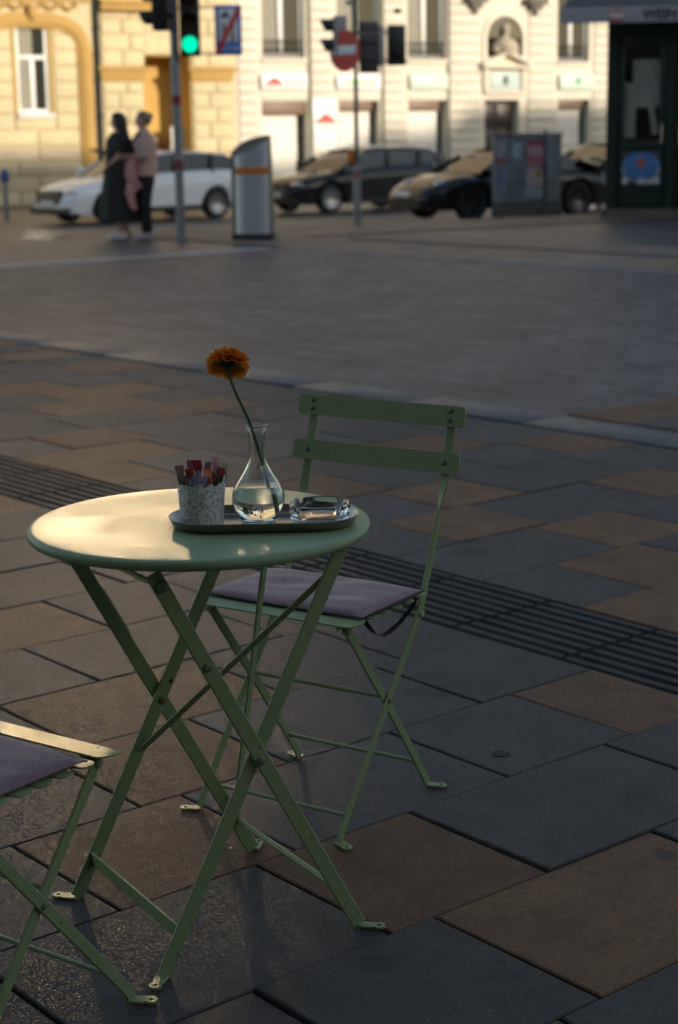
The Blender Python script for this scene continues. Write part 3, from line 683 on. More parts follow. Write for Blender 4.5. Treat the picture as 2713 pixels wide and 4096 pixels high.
def petal(a, r0, L, wd, el0, el1, zoff):
    Rk = MH @ Matrix.Rotation(a, 4, 'Z'); n = 7; p = V((r0, 0, zoff)); rows = []
    tw_ = random.uniform(-0.25, 0.25)
    for i in range(n+1):
        f = i/n; e = el0+(el1-el0)*f
        if i: p = p+V((math.cos(e), 0, math.sin(e)))*(L/n)
        hw = wd/2*(0.35+0.65*math.sin(min(1, f*1.25)*PI/2))*(1 if f < 0.9 else (0.82 if f < 0.99 else 0.5))
        cup = 0.20*hw
        row = []
        for j, g in enumerate((-1, -0.5, 0, 0.5, 1)):
            tip = 0.0
            if i == n: tip = (0.0012 if j in (1, 3) else -0.0012)
            row.append(Rk @ (p+V((tip*math.cos(e), g*hw, cup*(abs(g)-0.5)*2+g*tw_*hw*f)))); al.append(f)
        rows.append(row)
    vs = [x for r in rows for x in r]
    mb.add(vs, [(i*5+j, i*5+j+1, i*5+j+6, i*5+j+5) for i in range(n) for j in range(4)])
for (cnt, r0, L, wd, e0, e1, zo) in ((26, 0.009, 0.0300, 0.0100, -0.10, -0.55, -0.001), (26, 0.009, 0.0290, 0.0090, 0.05, -0.35, 0.0012), (28, 0.008, 0.0285, 0.0080, 0.25, -0.15, 0.0035), (30, 0.007, 0.0260, 0.0060, 0.5, 0.05, 0.0055), (30, 0.006, 0.0210, 0.0046, 0.75, 0.25, 0.0070), (26, 0.004, 0.0150, 0.004, 0.95, 0.5, 0.0080)):
    for k in range(cnt):
        petal(2*PI*(k+random.uniform(-0.25, 0.25))/cnt, r0, L*random.uniform(0.92, 1.06), wd*random.uniform(1.2, 1.5), e0+random.uniform(-0.08, 0.08), e1+random.uniform(-0.3, 0.2), zo)
o = mb.build('petals', petal_mat(), fl, angle=70, recalc=False)
at = o.data.attributes.new('along', 'FLOAT', 'POINT'); at.data.foreach_set('value', al)

# ashtray: thick pressed glass with four notches
AX, AY = -0.0335, 2.9530
mb = MB(); n = 96
def ash_ring(r, z, notch=False, sq=0.10):
    ring = []
    for k in range(n):
        th = 2*PI*k/n; rr = r*(1+sq*0.18*math.cos(4*th+PI))
        zz = z
        if notch:
            d = abs(((th-rad(38)) % (PI/2)+PI/4) % (PI/2)-PI/4)
            f = max(0.0, min(1.0, (0.13-d)/0.05)); zz = z-0.0105*f*f*(3-2*f)
        ring.append(V((rr*math.cos(th), rr*math.sin(th), zz)))
    return ring
mb.loft([ash_ring(0.0485, 0.0004), ash_ring(0.0505, 0.002), ash_ring(0.0525, 0.012), ash_ring(0.0540, 0.026), ash_ring(0.0542, 0.0335, True), ash_ring(0.0530, 0.0365, True), ash_ring(0.0500, 0.0372, True), ash_ring(0.0478, 0.0355, True), ash_ring(0.0450, 0.022), ash_ring(0.0415, 0.012), ash_ring(0.036, 0.0098), ash_ring(0.0001, 0.0095)], True, True)
o = mb.build('glass_ashtray', glass('ashtray glass', (1.0, 1.0, 1.0), 1.45), angle=45); place(o, (AX, AY, FZ), rad(4)); o.scale = (1, 1, 0.92)
tag(o, 'heavy clear glass ashtray with notched rim on the steel tray', 'ashtray')

# ------------------------------------------------------------------ litter on the paving
def litter(name, label, cat, x, y, pts, r, col, flat=1.0):
    mb = MB(); mb.tube([V((px, py, 0.002+max(r)*flat+pz)) for px, py, pz in pts], r, 8)
    o = mb.build(name, simple(name+' tone', col, 0.6, scale=80)); place(o, (x, y, 0)); tag(o, label, cat)
litter('wood_splinter', 'thin pale wood splinter lying on the dark paving in the foreground', 'splinter', -0.0553, 2.506, [(-0.018, -0.006, 0), (0.0, 0.002, 0), (0.02, 0.004, 0.001)], [0.0008, 0.0016, 0.0006], (0.42, 0.36, 0.28))
litter('pebble', 'tiny tan pebble on a dark paver beside the table leg', 'pebble', -0.225, 2.925, [(-0.004, 0, 0), (0, 0.001, 0.001), (0.004, 0, 0)], [0.002, 0.0035, 0.002], (0.45, 0.30, 0.16))
mb = MB(); mb.lathe([(0.0001, 0.0002), (0.010, 0.0003), (0.014, 0.0003), (0.017, 0.0010), (0.020, 0.0008), (0.021, 0.0001)], 24)
o = mb.build('bottle_cap', simple('trodden cap', (0.02, 0.02, 0.02), 0.8)); place(o, (0.365, 3.79, 0.0)); tag(o, 'flattened dark bottle cap on the grey paving right of the standing chair', 'bottle cap')

# ------------------------------------------------------------------ buildings across the street
FX, FY, FR = -8.9, 49.0, math.atan2(0.507, 0.862)
FM = Matrix.Translation((FX, FY, 0)) @ Matrix.Rotation(FR, 4, 'Z')
def render_mat(name, col, var=0.08, rough=0.85):
    k = N(name)
    base = k.ramp(k.noise(0.7, 6, 0.65), [(0.3, tuple(c*(1-var*1.6) for c in col)), (0.7, tuple(min(1, c*(1+var)) for c in col))])
    base = k.mix(0.4, base, k.ramp(k.noise(25, 4), [(0.3, (0.82,)*3), (0.7, (1.1,)*3)]), 'MULTIPLY')
    k.l(base, k.b.inputs['Base Color']); k.set(Roughness=rough); k.bump(k.noise(60, 4), 0.3, 0.006); return k.m
M_yel = render_mat('pale yellow render', (0.70, 0.57, 0.35))
M_och = render_mat('ochre render', (0.52, 0.33, 0.10))
M_och2 = render_mat('deep ochre passage render', (0.60, 0.38, 0.11))
M_plinth = render_mat('grey yellow plinth', (0.56, 0.47, 0.31), 0.14)
M_cream = render_mat('cream render', (0.80, 0.72, 0.58), 0.05)
M_white = simple('white joinery paint', (0.78, 0.76, 0.72), 0.4)
M_brownbox = simple('brown blind box', (0.20, 0.12, 0.075), 0.5)
M_blind = simple('white blind', (0.80, 0.76, 0.66), 0.6, var=0.05)
M_darkgl = N('dark window glass').set(Base_Color=(0.035, 0.034, 0.026), Roughness=0.06, IOR=1.5).m
M_olive = N('olive window glass').set(Base_Color=(0.10, 0.09, 0.06), Roughness=0.08, IOR=1.5).m
M_curtain = simple('pale curtain', (0.30, 0.28, 0.22), 0.8, scale=30)
def glaze():
    k = N('coated window glass'); k.set(Base_Color=(0.38, 0.30, 0.205), Metallic=1.0)
    k.l(k.ramp(k.noise(0.6, 3), [(0.3, (0.095,)*3), (0.7, (0.11,)*3)]), k.b.inputs['Roughness']); return k.m
M_glaze = glaze()
M_iron = simple('dark wrought iron', (0.03, 0.028, 0.025), 0.5, metal=0.6)
def wall(mb, t0, t1, z0, z1, ops, y=0.0):
    ts = sorted(set([t0, t1]+[v for o in ops for v in (o[0], o[1])])); zs = sorted(set([z0, z1]+[v for o in ops for v in (o[2], o[3])]))
    for i in range(len(ts)-1):
        for j in range(len(zs)-1):
            ct, cz = (ts[i]+ts[i+1])/2, (zs[j]+zs[j+1])/2
            if any(o[0] < ct < o[1] and o[2] < cz < o[3] for o in ops): continue
            mb.add([(ts[i], y, zs[j]), (ts[i+1], y, zs[j]), (ts[i+1], y, zs[j+1]), (ts[i], y, zs[j+1])], [(0, 1, 2, 3)])
    for a, b, c, d, dep in ops:
        mb.add([(a,y,c),(b,y,c),(b,y,d),(a,y,d),(a,y+dep,c),(b,y+dep,c),(b,y+dep,d),(a,y+dep,d)], [(0,4,5,1),(1,5,6,2),(2,6,7,3),(3,7,4,0)])
        if dep > 1: mb.add([(a,y+dep,c),(b,y+dep,c),(b,y+dep,d),(a,y+dep,d)], [(0,1,2,3)])
    # closed box behind the front so the building has depth
    D_ = y+11.0
    mb.add([(t0,y,z0),(t1,y,z0),(t1,y,z1),(t0,y,z1),(t0,D_,z0),(t1,D_,z0),(t1,D_,z1),(t0,D_,z1)], [(0,3,7,4),(1,5,6,2),(3,2,6,7),(4,7,6,5)])
BEDS = []
def blocks(mb, t0, t1, z0, z1, h, joints=(), y=0.0, pr=0.055, gap=0.05, stagger=0.0):
    z = z0; i = 0; BEDS.append((t0+0.006, t1-0.006, z0+0.006, z1-0.006, y))
    while z < z1-0.05:
        zt = min(z+h, z1); ed = [t0]+[j+(stagger if i % 2 else -stagger) for j in joints]+[t1]
        for a, b in zip(ed, ed[1:]):
            mb.cbox((a+gap/2, y-pr, z+gap/2), (b-gap/2, y+0.02, zt-gap/2), min(0.018, pr*0.45))
        z += h; i += 1
def window(par, t0, t1, z0, z1, y=0.16, glassm=None, tr=0.0, mull=True, curtain=False, fw=0.07):
    mb = MB(); g = glassm or M_darkgl
    mb.cbox((t0, y-0.05, z0), (t0+fw, y+0.03, z1), 0.008); mb.cbox((t1-fw, y-0.05, z0), (t1, y+0.03, z1), 0.008)
    mb.cbox((t0+fw+.001, y-0.05, z1-fw), (t1-fw-.001, y+0.03, z1), 0.008); mb.cbox((t0+fw+.001, y-0.05, z0), (t1-fw-.001, y+0.03, z0+fw*1.2), 0.008)
    zt = z1-fw
    if tr: mb.cbox((t0+fw+.001, y-0.06, tr), (t1-fw-.001, y+0.03, tr+0.12), 0.01); zt = tr
    if mull: c = (t0+t1)/2; mb.cbox((c-0.07, y-0.055, z0+fw*1.2+.001), (c+0.07, y+0.03, zt-.001), 0.01)
    o = mb.build('window', M_white, par)
    p = MB(); p.box((t0+fw*0.5, y-0.005, z0+fw*0.5), (t1-fw*0.5, y+0.005, z1-fw*0.5)); p.build('pane', g, o, smooth=False)
    if curtain:
        q = MB(); cols = 14; a, b = t0+fw, t0+(t1-t0)*curtain
        for zz0, zz1 in ((z0+0.1, z1-0.1),):
            rows = [[V((a+(b-a)*i/cols, y-0.008-0.004*math.sin(i*1.9)-0.004, z)) for i in range(cols+1)] for z in (zz0, zz1)]
            q.add(rows[0]+rows[1], [(i, i+1, cols+2+i, cols+1+i) for i in range(cols)])
        q.build('curtain', M_curtain, o)
    return o
b1 = empty('yellow_townhouse', 'yellow rusticated townhouse with an arched passage, a white window and golden mouldings', 'building', (FX, FY, 0), FR)
up = [(t, t+1.2, z, z+2.1, 0.12) for t in (-14.6, -12.2, -9.8, -7.4, -5.0, -2.4, 4.9) for z in (8.6, 12.4)]+[(1.0, 2.2, 12.4, 14.5, 0.12)]
bright = [(0.15, 2.85, 9.1, 10.8, 0.12), (2.85, 3.5, 6.5, 6.82, 0.12), (1.1, 1.5, 6.5, 6.8, 0.12)]
lowl = [(-2.6-2.6*k, -1.7-2.6*k, 1.97, 4.37, 0.22) for k in range(4)]
ops = [(0.29, 1.22, 1.95, 4.37, 0.22), (4.05, 5.58, -0.6, 3.62, 1.25)]+up+lowl
mb = MB(); wall(mb, -16.5, 7.0, -0.7, 6.2, ops[:2]+lowl); mb.build('wall', M_yel, b1, smooth=False)
M_upper_dim = render_mat('brown dimmed upper storeys', (0.40, 0.31, 0.20), 0.15)  # unseen upper storeys coloured darker to cut the light they throw back
mb = MB(); wall(mb, -16.5, 7.0, 6.21, 16.5, up+bright); mb.build('upper_wall', M_upper_dim, b1, smooth=False)
mb = MB()
for t0, t1 in ((1.36, 2.06), (-0.56, 0.15)): blocks(mb, t0, t1, 1.57, 4.3 if t0 > 1 else 4.0, 0.43)
blocks(mb, -0.56, 2.06, 1.14, 1.57, 0.43, (0.8,)); blocks(mb, 0.15, 1.36, 1.57, 1.92, 0.43)
blocks(mb, 2.80, 4.03, -0.45, 2.86, 0.43, (3.42,), stagger=0.12); blocks(mb, 2.80, 4.12, 3.30, 4.76, 0.43, (3.55,), stagger=0.12)
blocks(mb, 5.60, 6.90, -0.45, 2.86, 0.43, (6.25,), stagger=0.12); blocks(mb, 5.60, 6.90, 3.30, 5.4, 0.43, (6.25,), stagger=0.12)
for kx in range(4): blocks(mb, -3.1-2.6*kx, -1.2-2.6*kx if kx else -1.2, 0.3, 1.9, 0.43)
blocks(mb, -16, 2.0, 5.15, 7.9, 0.43, [-14+2*i for i in range(8)], stagger=0.4)
mb.build('rustication', M_yel, b1)
mb = MB(); blocks(mb, -12, 2.06, -0.5, 1.12, 0.405, [-10.6, -9.2, -7.8, -6.4, -5, -3.6, -2.2, -0.8, 0.5], stagger=0.3, pr=0.06); mb.build('plinth', M_plinth, b1)
mb = MB()
for (a, b, c, d, y) in BEDS: mb.box((a, y-0.006, c), (b, y+0.015, d))
mb.build('joint_bed', render_mat('weathered joints', (0.53, 0.44, 0.275)), b1, smooth=False); BEDS.clear()
mb = MB()                                                 # arched moulding round the window bay
path = [(2.29, -0.45), (2.29, 3.2)]+[(0.75+1.54*math.copysign(abs(math.cos(rad(a)))**0.62, math.cos(rad(a))), 3.2+1.32*math.sin(rad(a))**0.62) for a in range(6, 175, 6)]+[(-0.79, 3.2), (-0.79, -0.45)]
for w0, dep in ((0.21, -0.07), (0.13, -0.12), (0.05, -0.15)):
    n_ = len(path); L_ = []
    for i, p in enumerate(path):
        a = V((path[max(i-1, 0)][0], 0, path[max(i-1, 0)][1])); b = V((path[min(i+1, n_-1)][0], 0, path[min(i+1, n_-1)][1])); d = (b-a).normalized(); nn = V((d.z, 0, -d.x)); c = V((p[0], 0, p[1]))
        L_.append([c-nn*w0+V((0, dep, 0)), c+nn*w0+V((0, dep, 0)), c+nn*w0+V((0, 0.02, 0)), c-nn*w0+V((0, 0.02, 0))])
    mb.loft(L_, True, True)
mb.build('arch_moulding', M_och, b1, angle=40)
mb = MB()                                                 # ornament above the window
for i in range(26):
    t = -0.55+i*0.105; mb.ell((t, -0.06, 4.88+0.06*math.sin(i*1.3)), (0.075, 0.07, 0.06+0.03*math.sin(i*2.1)**2), 10, 6)
mb.ell((0.75, -0.14, 4.72), (0.14, 0.14, 0.24), 12, 8); mb.box((-1.2, -0.10, 5.02), (2.5, 0.0, 5.14)); mb.build('ornament', M_och, b1)
def capital(par, t0, t1, z0, z1):
    mb = MB(); h = z1-z0
    for f0, f1, e in ((0, .22, .05), (.22, .62, .08), (.62, .8, .13), (.8, 1.0, .17)): mb.cbox((t0-e+0.03, -e, z0+h*f0), (t1+e-0.03, 0.02, z0+h*f1-0.002), 0.012)
    mb.build('capital', M_och, par)
capital(b1, 2.78, 4.07, 2.88, 3.29); capital(b1, 5.58, 6.88, 2.88, 3.29)
mb = MB()
mb.cbox((2.75, -0.25, 4.80), (4.78, 0.02, 4.96), 0.02); mb.cbox((2.75, -0.30, 4.965), (4.85, 0.02, 5.12), 0.02)
mb.build('cornice', M_och, b1)
mb = MB()
for (t0, t1, z0, z1) in ((4.05, 4.30, 3.92, 4.22), (4.05, 4.50, 3.62, 3.915), (4.05, 4.42, 4.225, 4.5), (4.05, 4.62, 4.505, 4.79)): mb.cbox((t0, -0.06, z0), (t1, 0.3, z1), 0.02)
mb.build('voussoir', M_yel, b1)
mb = MB(); mb.cbox((4.30, -0.05, 3.64), (5.4, 0.12, 3.9), 0.02); mb.build('passage_head', M_yel, b1)
mb = MB()                                                 # ochre lining of the passage
mb.box((4.056, 0.02, -0.5), (4.076, 1.24, 3.61)); mb.box((5.555, 0.02, -0.5), (5.575, 1.24, 3.61)); mb.box((4.078, 1.21, -0.5), (5.553, 1.24, 3.61)); mb.box((4.078, 0.02, 3.59), (5.553, 1.20, 3.612))
mb.build('passage_lining', M_och2, b1, smooth=False)
mb = MB(); mb.ribbon([(4.15, 1.1, 1.95), (4.9, 1.1, 1.25), (5.5, 1.1, 0.72)], V((0, 0, 1)), 0.12, 0.05); mb.build('handrail', simple('brown handrail', (0.22, 0.10, 0.03), 0.5), b1)
mb = MB(); mb.tube([(2.66, -0.10, -0.4), (2.66, -0.10, 3.0), (2.67, -0.10, 5.6), (2.68, -0.10, 16)], 0.068, 12)
for z in (0.6, 1.9, 2.9, 3.6, 4.3): mb.lathe([(0.07, 0), (0.09, 0.01), (0.09, 0.06), (0.07, 0.07)], 12, (2.66, -0.10, z))
mb.build('downpipe', simple('dark copper pipe', (0.012, 0.014, 0.011), 0.7), b1)
window(b1, 0.29, 1.22, 2.02, 4.37, 0.10, M_darkgl, 3.46, True, 0.55, 0.09)
mb = MB(); mb.cbox((0.22, -0.16, 1.90), (1.30, 0.2, 2.0), 0.015); mb.build('window_sill', M_white, b1)
mb = MB(); mb.box((1.235, -0.03, 2.0), (1.33, 0.0, 4.45)); mb.box((0.17, -0.03, 4.40), (1.234, 0.0, 4.52)); mb.box((0.17, -0.03, 2.0), (0.275, 0, 4.399)); mb.build('window_surround', M_och, b1, smooth=False)
for o_ in bright: window(b1, o_[0], o_[1], o_[2], o_[3], 0.05, M_glaze, 0, False, False, 0.04)
for o_ in up: window(b1, o_[0], o_[1], o_[2], o_[3], 0.05, M_darkgl, o_[2]+(o_[3]-o_[2])*0.66, True, False, 0.06)
for o_ in lowl: window(b1, o_[0], o_[1], o_[2], o_[3], 0.10, M_darkgl, 3.46, True, False, 0.09)
mb = MB(); mb.cbox((-16.6, -0.45, 16.0), (7.0, 0.1, 16.55), 0.05); mb.build('eaves_cornice', M_yel, b1)

b2 = empty('cream_townhouse', 'cream townhouse with shop fronts, tall windows and a statue in an arched niche', 'building', (FX, FY, 0), FR)
W = [(7.93, 9.38, 3.57, 6.3), (10.49, 12.05, 3.57, 6.3), (13.03, 14.45, 3.57, 6.3), (18.84, 20.16, 3.53, 6.3), (21.6, 23.0, 3.53, 6.3), (24.6, 26.0, 3.53, 6.3)]
S = [(7.87, 9.42, -0.7, 2.32), (10.53, 11.98, -0.7, 2.32), (13.05, 14.48, -0.7, 2.32), (15.96, 17.31, -0.7, 2.32), (18.89, 20.22, 0.85, 2.32), (21.6, 23.0, -0.7, 2.32)]
up2 = [(7.9+2.62*k, 9.25+2.62*k, z0, z1, 0.12) for k in range(8) for z0, z1 in ((8.8, 11.0), (12.3, 14.3))]
mb = MB(); wall(mb, 7.01, 30, -0.7, 6.6, [(*a, 0.32) for a in W]+[(*a, 0.34) for a in S]+[(16.0, 17.42, 3.66, 4.30, 0.5)]); mb.build('wall', M_cream, b2, smooth=False)
mb = MB(); wall(mb, 7.01, 30, 6.61, 17.2, up2); mb.build('upper_wall', M_upper_dim, b2, smooth=False)
mb = MB()
for t0, t1 in ((7.08, 7.74), (9.56, 10.38), (12.14, 12.94), (14.58, 15.78), (17.64, 18.74), (20.32, 21.5), (23.1, 24.4)):
    blocks(mb, t0, t1, -0.45, 5.6, 0.30, pr=0.06, gap=0.034)
for t0, t1 in ((7.9, 9.4), (10.5, 12.0), (13.05, 14.45)): mb.cbox((t0-0.03, -0.05, 3.40), (t1+0.03, 0.02, 3.56), 0.02); mb.cbox((t0-0.03, -0.03, 2.36), (t1+0.03, 0.02, 2.55), 0.015)
mb.build('rustication', M_cream, b2)
mb = MB()
for (a, b, c, d, y) in BEDS: mb.box((a, y-0.006, c), (b, y+0.015, d))
mb.build('joint_bed', render_mat('grey joints', (0.46, 0.42, 0.33)), b2, smooth=False)
mb = MB()
for (a, b, c, d) in W: mb.cbox((a-0.06, -0.09, c-0.10), (b+0.06, 0.30, c-0.005), 0.012)
mb.build('window_sill', M_cream, b2)
for i, (a, b, c, d) in enumerate(W):
    window(b2, a, b, c+0.02, d, 0.22, M_olive, 5.6, True, 0.42 if i < 3 else 0.0, 0.09)
    mb = MB()
    for q in range(13):
        t = a+0.06+(b-a-0.12)*q/12; mb.tube([(t, 0.03, c), (t, 0.03, c+0.50)], 0.011, 6)
        if q < 12:
            tc_ = t+(b-a-0.12)/24; mb.tube([V((tc_+0.045*math.cos(x_*PI/6), 0.03, c+0.20+0.075*math.sin(x_*PI/6))) for x_ in range(13)], 0.009, 5)
    mb.tube([(a+0.02, 0.03, c+0.50), (b-0.02, 0.03, c+0.50)], 0.016, 6); mb.tube([(a+0.02, 0.03, c+0.06), (b-0.02, 0.03, c+0.06)], 0.012, 6)
    mb.build('window_grille', M_iron, b2)
for o_ in up2: window(b2, o_[0], o_[1], o_[2], o_[3], 0.05, M_darkgl, o_[2]+(o_[3]-o_[2])*0.66, True, False, 0.06)
for i, (a, b, c, d) in enumerate(S):
    if i == 3: continue
    sp_ = b-(b-a)*(0.17 if i < 3 else 0.22); bx = 0.40 if i == 0 else 0.30  # blind stops short; the dark strip left at right imitates the jamb's shadow
    mb = MB(); mb.cbox((a+0.005, 0.06, d-bx), (b-0.005 if i == 0 else sp_+0.02, 0.33, d-0.004), 0.01); o = mb.build('blind_box', M_brownbox, b2)
    mb = MB(); mb.cbox((a+0.01, 0.20, max(c, -0.3)+0.02), (sp_, 0.26, d-bx-0.01), 0.008); mb.build('shop_blind', M_blind, b2)
    mb = MB(); mb.box((a, 0.335, c), (b, 0.345, d)); mb.build('shop_window', M_darkgl, b2, smooth=False)
mb = MB(); mb.box((15.96, 0.335, -0.7), (17.31, 0.345, 2.32)); o = mb.build('door', simple('dark oak door', (0.045, 0.032, 0.026), 0.45), b2, smooth=False)
mb = MB()
for (t0, t1) in ((16.02, 16.60), (16.66, 17.25)):
    for z0, z1 in ((-0.4, 0.5), (0.6, 1.4), (1.5, 2.2)): mb.cbox((t0, 0.29, z0), (t1, 0.334, z1), 0.02)
mb.build('door_panel', simple('dark oak panel', (0.055, 0.04, 0.033), 0.4), o)
mb = MB()                                                 # arched niche: head moulding, back, pediment
arc = [(16.71+0.71*math.cos(rad(a)), 4.25+0.68*math.sin(rad(a))) for a in range(0, 181, 10)]
mb.loft([[V((16.71+r*math.cos(rad(a)), y, 4.25+(r-0.03)*math.sin(rad(a)))) for r, y in ((0.70, -0.07), (0.86, -0.07), (0.86, 0.03), (0.70, 0.03))] for a in range(0, 181, 9)], True, True)
mb.box((15.85, -0.07, 3.4), (16.005, 0.03, 4.245)); mb.box((17.415, -0.07, 3.4), (17.57, 0.03, 4.245))
for s in (-1, 1): mb.ribbon([(16.71+s*0.98, -0.16, 3.42), (16.71, -0.16, 3.80)], V((0, 1, 0)), 0.30, 0.10)
mb.cbox((15.74, -0.30, 3.30), (17.68, 0.02, 3.40), 0.02); mb.cbox((15.9, -0.14, 2.50), (17.52, 0.02, 2.60), 0.02)
mb.cbox((15.86, -0.12, 2.61), (16.08, 0.02, 3.29), 0.02); mb.cbox((17.36, -0.12, 2.61), (17.56, 0.02, 3.29), 0.02)
mb.build('niche_surround', M_cream, b2)
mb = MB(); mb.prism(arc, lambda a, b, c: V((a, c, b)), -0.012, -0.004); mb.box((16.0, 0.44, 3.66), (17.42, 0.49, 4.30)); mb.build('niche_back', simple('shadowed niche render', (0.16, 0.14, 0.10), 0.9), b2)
mb = MB(); mb.lathe([(0.30, 3.78), (0.34, 3.86), (0.40, 3.98), (0.38, 4.10), (0.26, 4.20), (0.10, 4.27), (0.085, 4.36), (0.0001, 4.38)], 20, (16.66, -0.12, 0)); mb.ell((16.68, -0.15, 4.48), (0.115, 0.13, 0.155), 16, 12); mb.ell((16.68, -0.27, 4.47), (0.022, 0.035, 0.04), 8, 6)
mb.ell((16.36, -0.12, 3.92), (0.17, 0.16, 0.16), 12, 8); mb.ell((17.02, -0.12, 3.88), (0.15, 0.15, 0.14), 12, 8); mb.ell((16.69, -0.10, 4.56), (0.135, 0.15, 0.10), 14, 8)
o = mb.build('statue', simple('weathered stone', (0.52, 0.44, 0.33), 0.85, var=0.25, scale=6, bump=0.4, bscale=30)); place(o, (FX, FY, 0), FR); tag(o, 'pale stone bust in the arched niche above the dark door', 'statue')
for t in (15.5, 17.85):
    mb = MB(); mb.cbox((t-0.38, -0.35, 5.30), (t+0.38, 0.02, 5.50), 0.03); mb.cbox((t-0.22, -0.28, 5.12), (t+0.22, 0.02, 5.295), 0.05); mb.ell((t, -0.12, 5.05), (0.10, 0.10, 0.10), 10, 8); mb.build('balcony_console', simple('grey stone console', (0.17, 0.15, 0.12), 0.8), b2)
mb = MB()
for t in (9.50, 12.09, 14.53): mb.tube([(t, -0.07, -0.4), (t, -0.07, 5.6)], 0.03, 8)
mb.build('shadow_line', simple('grey green shadow line', (0.30, 0.30, 0.22), 0.7), b2)  # grey-green tubes imitate the shadow lines beside the piers
mb = MB(); mb.cbox((7.0, -0.45, 16.8), (30, 0.1, 17.3), 0.05); mb.build('eaves_cornice', M_cream, b2)

# signs fixed to the buildings
def sgn(name, label, t0, t1, z0, z1, mat, y=-0.075, dep=0.05, group=None):
    o = empty(name, label, 'sign', (FX, FY, 0), FR, group)
    mb = MB(); mb.cbox((t0, y-dep, z0), (t1, y, z1), 0.008); mb.build('board', mat, o); return o
M_swhite = simple('white sign face', (0.84, 0.83, 0.80), 0.4, var=0.03)
M_red = simple('red sign print', (0.55, 0.045, 0.03), 0.5); M_greytxt = simple('grey sign print', (0.20, 0.20, 0.19), 0.5); M_grn = simple('green sign print', (0.25, 0.58, 0.10), 0.5); M_dgrn = simple('dark green emblem', (0.03, 0.10, 0.055), 0.5); M_mint = simple('mint sign face', (0.60, 0.74, 0.60), 0.45, var=0.05)
def strokes(mb, t0, t1, z, h, y, n):
    w_ = (t1-t0)/n
    for i in range(n):
        hh = h*random.choice([0.65, 0.65, 1.0]); mb.box((t0+i*w_, y-0.006, z), (t0+i*w_+w_*0.62, y, z+hh))
def carlogo(mb, t, z, s, y):
    prof_c = [(-1, 0), (-0.95, 0.28), (-0.55, 0.42), (-0.25, 0.78), (0.35, 0.80), (0.65, 0.45), (1.0, 0.32), (1.02, 0)]
    mb.prism([(t+a*s, z+b*s) for a, b in prof_c], lambda a, b, c: V((a, c, b)), y-0.008, y)
o = sgn('shop_sign', 'white shop sign with red car logo and grey print above the leftmost shop front', 7.82, 9.39, 2.65, 3.11, M_swhite)
mb = MB(); carlogo(mb, 8.24, 2.78, 0.28, -0.126); mb.build('logo', M_red, o); mb = MB(); strokes(mb, 8.62, 9.25, 2.83, 0.12, -0.126, 9); mb.build('lettering', M_greytxt, o)
o = sgn('shop_sign', 'white shop sign with bright green lettering behind the no-entry pole', 10.42, 11.99, 2.65, 3.11, M_swhite)
mb = MB(); strokes(mb, 10.65, 11.75, 2.80, 0.17, -0.126, 9); mb.build('lettering', M_grn, o)
o = sgn('shop_sign', 'blank pale mint shop sign above the third shop front', 13.06, 14.48, 2.65, 3.11, M_mint)
o = sgn('shop_sign', 'pale plaque with a dark oval emblem above the oak door', 16.14, 17.30, 2.64, 3.20, simple('pale blue plaque', (0.50, 0.60, 0.56), 0.5), y=-0.03)
mb = MB(); mb.lathe([(0.0001, -0.008), (0.12, -0.008), (0.12, 0.0)], 24, M=Matrix.Translation((16.72, -0.084, 2.93)) @ Matrix.Rotation(PI/2, 4, 'X') @ Matrix.Diagonal((1, 1.35, 1, 1))); mb.build('emblem', M_dgrn, o)
o = sgn('shop_sign', 'pale green sign with a small green tree emblem, nearest the kiosk', 18.88, 20.29, 2.64, 3.13, M_mint)
mb = MB()
for dx, dz in ((-0.06, 0), (0.06, 0), (0, 0.08)): mb.ell((19.62+dx, -0.128, 2.90+dz), (0.06, 0.006, 0.06), 12, 6)
mb.box((19.605, -0.132, 2.74), (19.635, -0.126, 2.88)); mb.build('emblem', simple('tree green', (0.05, 0.30, 0.13), 0.5), o)
o = sgn('shop_poster', 'tall white poster with a red car logo on the pier between two shop fronts', 9.58, 10.40, 0.88, 2.39, M_swhite, y=-0.056, dep=0.03)
mb = MB(); carlogo(mb, 10.0, 1.66, 0.34, -0.087); mb.build('logo', M_red, o); mb = MB(); strokes(mb, 9.72, 10.28, 1.52, 0.07, -0.087, 8); mb.build('lettering', M_greytxt, o)
o = sgn('notice_board', 'small white notice board standing in the ochre passage', 5.14, 5.56, 0.7, 1.62, simple('notice white', (0.62, 0.62, 0.55), 0.5, var=0.25, scale=9), y=0.6, dep=0.04)
mb = MB(); mb.box((5.2, 0.57, -0.5), (5.24, 0.60, 0.7)); mb.box((5.46, 0.57, -0.5), (5.5, 0.60, 0.7)); mb.build('leg', M_iron, o)

# the row of houses behind the viewer: it keeps the low sun off the square
nb = empty('opposite_houses', 'row of plain stone houses on the near side of the square', 'building', (FX, FY, 0), FR)
mb = MB(); SHADE = [(-60, 33.5, 18.35), (33.5, 36.5, 18.3), (36.5, 43.5, 18.0), (43.5, 47, 18.9), (47, 70, 19.6), (70, 170, 20.1)]
for a, b, h in SHADE: mb.box((a, -92, -0.5), (b-0.002, -80, h))
mb.build('wall', render_mat('grey stone render', (0.30, 0.28, 0.26)), nb, smooth=False)

